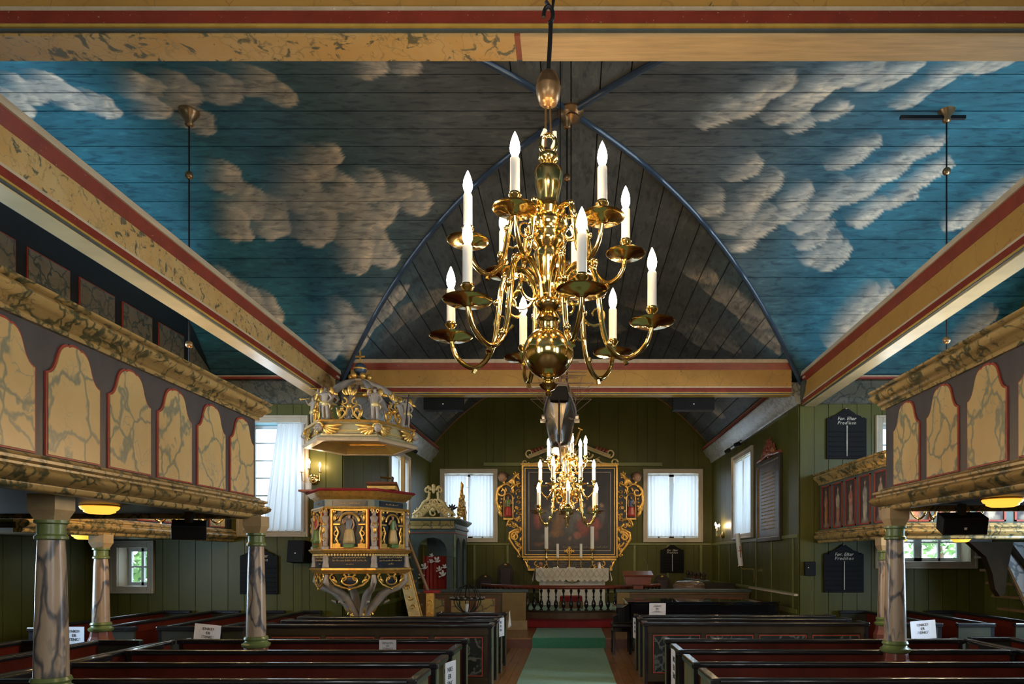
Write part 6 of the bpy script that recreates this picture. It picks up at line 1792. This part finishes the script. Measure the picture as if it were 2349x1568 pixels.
# ---- candle globe
gl = thing('candle_globe', 'black iron globe candle holder on a stand before the chancel', 'candle holder', (-2.05, 13.5, 0))
gx, gy, gz = -2.05, 13.5, 1.10
with part('meridians', IRON, gl, smooth=True) as mb:
    for k in range(4):
        a = PI*k/4+.3
        mb.tube([(gx+.27*math.sin(t)*math.cos(a), gy+.27*math.sin(t)*math.sin(a), gz+.27*math.cos(t)) for t in np.linspace(0, 2*PI, 24, endpoint=False)], .009, 6, closed=True)
with part('candle_ring', IRON, gl, smooth=True) as mb:
    mb.tube([(gx+.33*math.cos(t), gy+.33*math.sin(t), gz) for t in np.linspace(0, 2*PI, 28, endpoint=False)], .016, 6, closed=True)
    mb.tube([(gx+.27*math.cos(t), gy+.27*math.sin(t), gz) for t in np.linspace(0, 2*PI, 28, endpoint=False)], .012, 6, closed=True)
    for k in range(4): mb.tube([(gx+.27*math.cos(PI*k/2), gy+.27*math.sin(PI*k/2), gz), (gx+.33*math.cos(PI*k/2), gy+.33*math.sin(PI*k/2), gz)], .01, 4)
for k in range(16):
    t = 2*PI*k/16
    with part('tealight_cup', GREYP, gl, smooth=60) as mb: mb.lathe([(.018, 0), (.026, .006), (.026, .03), (.02, .03)], (gx+.33*math.cos(t), gy+.33*math.sin(t), gz+.01), 8)
with part('stand', IRON, gl, smooth=True) as mb: mb.lathe([(.2, 0), (.2, .02), (.03, .05), (.02, .1), (.02, .83), (.05, .85)], (gx, gy, 0), 12)
with part('centre_candle', WAX, gl, smooth=60) as mb: mb.lathe([(.04, .84), (.04, 1.0), (.02, 1.01)], (gx, gy, 0), 12)

# ---- lectern
le = thing('lectern', 'red-brown wooden lectern with microphone beside the altar rail', 'lectern', (1.62, 16.5, .222))
with part('desk_box', LREDW, le, bevel=.008) as mb: mb.prism([(1.32, 1.26), (1.90, 1.26), (1.94, 1.50), (1.28, 1.50)], 16.35, 16.70)
with part('desk_top', LREDW, le, bevel=.008) as mb:
    mb.m = Matrix.Translation((1.61, 16.52, 1.53)) @ Matrix.Rotation(.2, 4, 'X'); mb.box(-.36, .36, -.24, .24, -.02, .02)
with part('pedestal', LREDW, le, bevel=.008) as mb: mb.box(1.5, 1.74, 16.42, 16.60, .26, 1.26)
with part('foot', LREDW, le, bevel=.008) as mb: mb.box(1.45, 1.80, 16.34, 16.68, .222, .27)
with part('microphone', GREYP, le, smooth=True) as mb: mb.tube([(1.86, 16.55, 1.55), (1.85, 16.55, 1.72), (1.79, 16.53, 1.86), (1.77, 16.52, 1.88)], [.006, .006, .006, .012], 6)

# ---- baptismal font with carved lid
fo = thing('baptismal_font', 'low carved font with spotted dark lid behind the parapet', 'font', (2.95, 17.1, .222))
with part('lid', marble('spotted_lid', (.05, .035, .03), (.1, .06, .05), (.3, .2, .12), (.28, .18, .12), 14, .22, .25, blot=(.35, .3, .25)), fo, smooth=60) as mb: mb.lathe([(.40, 1.18), (.405, 1.22), (.36, 1.29), (.30, 1.33), (.18, 1.345), (.08, 1.35), (0, 1.35)], (2.95, 17.1, 0), 28)
with part('bowl', GREYP, fo, smooth=60) as mb: mb.lathe([(.14, .75), (.30, .85), (.38, 1.0), (.40, 1.18), (.3, 1.18)], (2.95, 17.1, 0), 24)
with part('font_stem', GREYP, fo, smooth=60) as mb: mb.lathe([(.26, .222), (.26, .3), (.14, .4), (.12, .6), (.15, .76)], (2.95, 17.1, 0), 20)
with part('lid_gilding', GOLD, fo, smooth=True) as mb: mb.tube([(2.95+.385*math.cos(t), 17.1+.385*math.sin(t), 1.245) for t in np.linspace(0, 2*PI, 30, endpoint=False)], .008, 5, closed=True)

# ---- choir stall at the right wall
cs = thing('choir_stall', 'dark choir bench with carved book rest against the right chancel wall', 'bench', (3.85, 18.6, .222))
with part('bench_front', PEWDARK, cs) as mb: mb.box(3.35, 3.42, 17.4, 20.2, .222, 1.30)
with part('bench_ledge', CABG, cs, bevel=.008) as mb: mb.box(3.30, 3.55, 17.4, 20.2, 1.30, 1.34)
with part('bench_seat', PEWDARK, cs) as mb: mb.box(3.6, 4.18, 17.4, 20.2, .60, .66)
with part('bench_end', PEWDARK, cs) as mb: mb.box(3.35, 4.18, 17.36, 17.42, .222, 1.28)
for k in range(5):
    with part('finial', PEWDARK, cs, smooth=True) as mb: mb.lathe([(.05, 1.34), (.03, 1.38), (.05, 1.44), (.06, 1.48), (.02, 1.55), (0, 1.56)], (3.42, 17.6+.6*k, 0), 10)
for k, (y, lb) in enumerate(((17.8, 'nearer'), (18.9, 'further'))):
    o = MB().box(3.38, 3.52, y, y+.18, 1.341, 1.38).build('hymn_book', REDV if k else PEWDARK, None, loc=(3.43, y+.1, 1.341), bevel=.004)
    tag(o, 'small closed hymn book on the choir bench ledge, %s one' % lb, 'book')

# ---- hymn boards
def hymn_board(label, fn, x, z, w, h, yy):
    root = thing('hymn_board', label, 'board', (x, yy, z), 'black hymn number boards')
    with part('board', BLACKB, root, bevel=.006) as mb:
        hw = w/2; zs = h*.80
        po = [(-hw, 0), (-hw, zs), (-hw*.86, zs+.03), (-hw*.8, zs-.005), (-hw*.72, zs+.05), (-hw*.45, zs+h*.09), (-hw*.40, zs+h*.115), (-hw*.2, zs+h*.165), (-hw*.1, zs+h*.2), (0, h)]
        po += [(-a, b) for a, b in po[-2::-1]]
        mb.prism([(x+a, z+b) for a, b in po], yy-.035, yy)
    for k in range(6):
        with part('number_rail', BLACKB, root, bevel=.003) as mb: mb.box(x-w*.44, x+w*.44, yy-.052, yy-.034, z+.04+k*h*.098, z+.04+k*h*.098+.018)
    with part('centre_line', LETTER, root) as mb: mb.box(x-.008, x+.008, yy-.056, yy-.052, z+.05, z+h*.66)
    loc = (x, yy, z)
    text('Før. Efter', w*.12, LETTER, root, Matrix.Translation((0, -.038, h*.80)) @ Matrix.Rotation(PI/2, 4, 'X'), shear=.25)
    text('Prediken', w*.115, LETTER, root, Matrix.Translation((0, -.038, h*.715)) @ Matrix.Rotation(PI/2, 4, 'X'), shear=.25, space=1.15)
    with part('scroll_tip', CREAM, root, smooth=True) as mb:
        mb.ball((x, yy-.02, z+h), .018, 6, 5)
    return root
hymn_board('black hymn board on the end wall right of the altar', None, 3.03, 1.47, .70, .84, 20.47)
hymn_board('black hymn board high on the green wall above the saints gallery', None, 5.10, 3.74, .74, .93, 12.67)
hymn_board('black hymn board on the dark wall beneath the saints gallery', None, 5.05, 1.27, .74, .88, 12.67)
hymn_board('black hymn board on the wall behind the left gallery corner column', None, -5.78, 1.24, .70, .88, 12.67)

# ---- grand piano and stool
pn = thing('grand_piano', 'black lacquered grand piano behind the pews on the right', 'piano', (2.5, 13.6, 0))
rim = [(1.10, 13.0), (1.10, 14.25), (1.9, 14.28), (2.6, 14.2), (3.2, 13.9), (3.7, 13.7), (4.0, 13.45), (4.02, 13.2), (3.9, 13.02), (3.6, 13.0)]
with part('rim', LACQ, pn, bevel=.01) as mb: mb.slab(rim, .72, 1.04)
with part('lid', LACQ, pn, bevel=.008) as mb: mb.slab([(x+(.02 if x > 2 else -.02), y) for x, y in rim], 1.045, 1.075)
with part('fallboard', LACQ, pn, bevel=.01) as mb: mb.box(.86, 1.12, 13.05, 14.22, .70, .96)
with part('cheek', LACQ, pn, smooth=50) as mb: mb.prism([(.80, .68), (.80, .80), (.90, .84), (.97, .96), (1.10, 1.04), (1.14, 1.04), (1.14, .68)], 13.0, 13.06)
for (x, y) in ((1.3, 13.2), (1.3, 14.1), (3.6, 13.3)):
    with part('leg', LACQ, pn, smooth=60) as mb: mb.lathe([(.04, 0), (.05, .1), (.045, .3), (.07, .66), (.08, .72)], (x, y, 0), 12)
with part('pedal_lyre', LACQ, pn) as mb: mb.box(1.4, 1.5, 13.5, 13.8, .08, .72)
ps = thing('piano_stool', 'black padded piano stool on the aisle floor', 'stool', (1.0, 13.6, 0))
with part('cushion', paint('black_leather', (.012, .012, .012), .3), ps, bevel=.02) as mb: mb.box(.80, 1.20, 13.35, 13.85, .55, .63)
with part('stool_apron', LACQ, ps, bevel=.006) as mb: mb.box(.82, 1.18, 13.38, 13.82, .46, .55)
for sx in (.84, 1.16):
    for sy in (13.4, 13.8):
        with part('leg', LACQ, ps, bevel=.004) as mb: mb.box(sx-.025, sx+.025, sy-.025, sy+.025, .013, .46)

# ---- big painted tablet on the right wall
tb = thing('memorial_tablet', 'large painted text tablet in dark frame with carved crest on right wall', 'tablet', (4.2, 14.5, 2.2))
ft = fX(4.232)
with part('tablet_frame', PEWDARK, tb, bevel=.01) as mb: casing(mb, ft, 13.65, 15.37, 2.26, 4.02, .09, -.07, .0)
with part('frame_fillet', GOLD, tb) as mb: casing(mb, ft, 13.73, 15.29, 2.34, 3.94, .015, -.055, .0)
tit = [(.5, .5, .36, .46, 0, (.17, .085, .06), .25), (.07, .5, .05, .5, 0, (.06, .065, .07), .6), (.93, .5, .05, .5, 0, (.06, .065, .07), .6)]
for k in range(14): tit.append((.06+.01*math.sin(k), .06+.065*k, .03, .03, 0, [(.22, .06, .04), (.16, .15, .13)][k % 2], .6)); tit.append((.94-.01*math.sin(k), .06+.065*k, .03, .03, 0, [(.16, .15, .13), (.22, .06, .04)][k % 2], .6))
for k in range(8): tit.append((.2+.09*k, .94, .035, .025, 0, (.2, .06, .04), .6)); tit.append((.2+.09*k, .05, .035, .025, 0, (.14, .13, .12), .6))
paint_plane('tablet_field', 1.56, 1.60, 60, 70, blobs((.035, .035, .04), tit, 8, .3), ATTR, tb, Matrix.Translation((4.232-.045-4.2, 0.01, .14)) @ Matrix.Rotation(PI/2, 4, 'Z'))
with part('tablet_script', GLET, tb) as mb:
    mb.m = Matrix(((0, 1, 0, 4.232-.052), (1, 0, 0, 14.51), (0, 0, 1, 0), (0, 0, 0, 1)))
    for i in range(17): squiggle(mb, -.50, .50, 2.52+.075*i, .030, 0, 90+i, .0025)
with part('tablet_crest', LREDW, tb, smooth=50) as mb:
    mb.m = Matrix(((0, 1, 0, 4.20), (1, 0, 0, 14.51), (0, 0, 1, 4.02), (0, 0, 0, 1)))
    carving(mb, .62, .32, 21, .04, 0, 1.4); mb.tube([(-.8, 0, .03), (-.3, 0, .06), (0, 0, .1), (.3, 0, .06), (.8, 0, .03)], .045, 8)
with part('crest_gilding', GOLD, tb, smooth=50) as mb:
    mb.m = Matrix(((0, 1, 0, 4.17), (1, 0, 0, 14.51), (0, 0, 1, 4.02), (0, 0, 0, 1)))
    mb.spiral(-.4, .1, .07, .02, 0, PI*2, .015); mb.tube([(-.4, 0, .04), (0, 0, .12), (.4, 0, .04)], .012, 5); mb.spiral(.4, .1, .07, .02, 0, -PI*2, .015)

# ---- paschal candle on a wall bracket
pc = thing('paschal_candle', 'tall white candle with a red cross on a brass wall bracket', 'candle', (3.86, 15.6, 1.6))
with part('candle', WAX, pc, smooth=60) as mb: mb.tube([(3.88, 15.6, 1.72), (3.80, 15.6, 2.47)], .055, 16)
with part('red_cross', REDCL, pc) as mb: mb.tube([(3.865, 15.542, 1.92), (3.838, 15.542, 2.18)], .008, 4); mb.tube([(3.80, 15.543, 2.07), (3.905, 15.543, 2.075)], .008, 4)
with part('bracket', BRASS, pc, smooth=True) as mb: mb.tube([(3.88, 15.6, 1.70), (3.92, 15.6, 1.66), (4.16, 15.6, 1.66), (4.18, 15.6, 1.62), (4.18, 15.6, 1.36)], .012, 6); mb.lathe([(.03, 1.69), (.07, 1.715), (.06, 1.73)], (3.88, 15.6, 0), 12)
with part('wall_mount', BRASS, pc, smooth=True) as mb: mb.tube([(4.18, 15.6, 1.40), (4.23, 15.6, 1.40)], .02, 8)

# ---- loudspeakers, spotlights, switches
def spk(label, c, w, d, h, rz=0, tilt=0, knob=True, hang=None):
    root = thing('loudspeaker', label, 'loudspeaker', c)
    M = Matrix.Translation(c) @ Matrix.Rotation(rz, 4, 'Z') @ Matrix.Rotation(tilt, 4, 'X')
    with lpart('case', SPK, root, M, bevel=.008) as mb: mb.prism([(-w/2, -h/2), (w/2, -h/2), (w/2, h/2), (-w/2, h/2)], -d/2, d/2)
    with lpart('grille', BLACKB, root, M) as mb: mb.box(-w/2+.015, w/2-.015, -d/2-.008, -d/2, -h/2+.015, h/2-.015)
    if knob:
        with lpart('badge', LETTER, root, M) as mb: mb.box(-.012, .012, -d/2-.012, -d/2-.008, -h*.1-.012, -h*.1+.012)
    if hang:
        with part('bracket', IRON, root) as mb: mb.box(c[0]-.03, c[0]+.03, c[1]-.03, c[1]+.03, c[2], hang)
        return
    with lpart('bracket', IRON, root, M) as mb: mb.box(-.03, .03, d/2, d/2+.06, -.04, .04)
spk('long black loudspeaker under the chancel beam on the left', (-2.41, 12.95, 4.83), .74, .2, .27)
spk('long black loudspeaker under the chancel beam on the right', (2.31, 12.95, 4.83), .78, .2, .27)
spk('black loudspeaker on the green wall left of the pulpit', (-4.98, 12.50, 2.02), .33, .24, .40, -.15, -.12)
spk('black loudspeaker hung under the left gallery', (-4.0, 7.15, 2.20), .32, .26, .15, .5, .3, False, 2.385)
spk('angled black loudspeaker hung under the right gallery', (3.92, 6.85, 2.25), .40, .26, .17, -.25, .3, True, 2.445)
def spots(label, x, s):
    """two aimed spot lamps on a short bar; each head holds its own lamp"""
    root = thing('spotlight_bar', label, 'spotlight', (x, 16.9, 4.72))
    with part('bar', IRON, root) as mb: mb.tube([(x, 16.3, 4.72), (x, 17.6, 4.72)], .015, 6); mb.tube([(x, 16.9, 4.72), (x+s*.18, 16.9, 4.74)], .015, 6)
    for y, tgt in ((16.4, (s*-.9, 20.3, 3.0)), (17.4, (s*.2, 20.3, 2.2))):
        p = Vector((x-s*.06, y, 4.64)); q = (Vector(tgt)-p).to_track_quat('-Z', 'Y').to_matrix().to_4x4()
        M = Matrix.Translation(p) @ q
        with lpart('spot_head', SPK, root, M, smooth=60) as mb: mb.lathe([(.05, -.08), (.055, .04), (.03, .07), (0, .075)], (0, 0, 0), 14)
        with lpart('spot_lens', BULB, root, M, smooth=60) as mb: mb.lathe([(.0, -.084), (.035, -.084), (.035, -.08)], (0, 0, 0), 12)
        l = bpy.data.lights.new('spot_lamp', 'SPOT'); l.energy = 95; l.color = (1.0, .80, .55); l.spot_size = 1.25; l.spot_blend = .8; l.shadow_soft_size = .04
        lo = bpy.data.objects.new('spot_lamp', l); COL.objects.link(lo); lo.parent = root
        lo.matrix_local = Matrix.Translation(-WLOC[root.name]) @ M @ Matrix.Translation((0, 0, -.12))
spots('pair of lit spotlights above the curtained window beside the tablet', 4.06, 1)
spots('pair of lit spotlights above the window behind the pulpit', -4.06, -1)
sw = thing('switch_box', 'small dark switch box on the narrow wall beside the chancel corner', 'box', (4.42, 12.67, 1.65))
with part('box_case', SPK, sw, bevel=.01) as mb: mb.box(4.32, 4.52, 12.60, 12.68, 1.58, 1.84)
with part('indicator', LETTER, sw) as mb: mb.box(4.37, 4.39, 12.59, 12.60, 1.72, 1.74)

# ---- gallery stair at the far right with dark curved bracket
gs = thing('gallery_stair', 'pale marbled stair side with dark curved bracket at the far right', 'stair', (7.3, 11.2, 0))
with part('stringer', marble('pale_stair_marble', (.42, .42, .42), (.32, .32, .33), (.10, .12, .14), (.14, .15, .17), 3.2, .09, .35), gs, bevel=.006) as mb:
    mb.prism([(6.78, 2.16), (7.62, 2.16), (7.62, .75), (7.45, .75)], 10.9, 10.96)
with part('stringer_edge', OAK, gs) as mb: mb.tube([(6.80, 10.89, 2.12), (7.44, 10.89, .76)], .022, 6)
with part('bracket', BRKT, gs) as mb:
    mb.prism([(6.25, 2.16), (6.95, 2.16), (6.85, 1.7), (6.82, 1.35), (6.74, 1.30), (6.66, 1.42), (6.62, 1.65), (6.52, 1.92)], 10.72, 10.86)
with part('stair_rail', BRKT, gs, smooth=True) as mb: mb.tube([(6.95, 10.85, 2.14), (7.62, 10.85, 1.25)], .045, 8)
for k in range(6):
    with part('tread', OAK, gs) as mb: mb.box(6.9+.1*k, 7.1+.1*k, 10.98, 11.7, 1.9-.22*k, 1.94-.22*k)
# fluorescent tube under the saints gallery
ft_ = thing('strip_light', 'white strip light fitting above the wide window under the gallery', 'lamp', (6.75, 11.6, 2.16))
with part('housing', PANE_W, ft_, bevel=.008) as mb: mb.box(6.55, 7.10, 11.55, 11.65, 2.165, 2.225)
with part('end_cap', WAX, ft_) as mb: mb.box(7.10, 7.12, 11.55, 11.65, 2.168, 2.222)
# white napkin on the foremost pew end
nk = MB(); vs = []
for j in range(7):
    for i in range(7):
        u, v = i/6-.5, j/6
        vs.append((-1.085+.03*math.sin(u*8+v*3)*v, 12.05+u*.22*(1-.6*v), .955-.26*v-.02*math.sin(u*10)))
nk.add(vs, [(j*7+i, j*7+i+1, (j+1)*7+i+1, (j+1)*7+i) for j in range(6) for i in range(6)])
o = nk.build('white_napkin', WHITE, None, loc=(-1.085, 12.05, .95), smooth=True); tag(o, 'white cloth hanging over the foremost pew end by the aisle', 'cloth')
o.modifiers.new('t', 'SOLIDIFY').thickness = .004
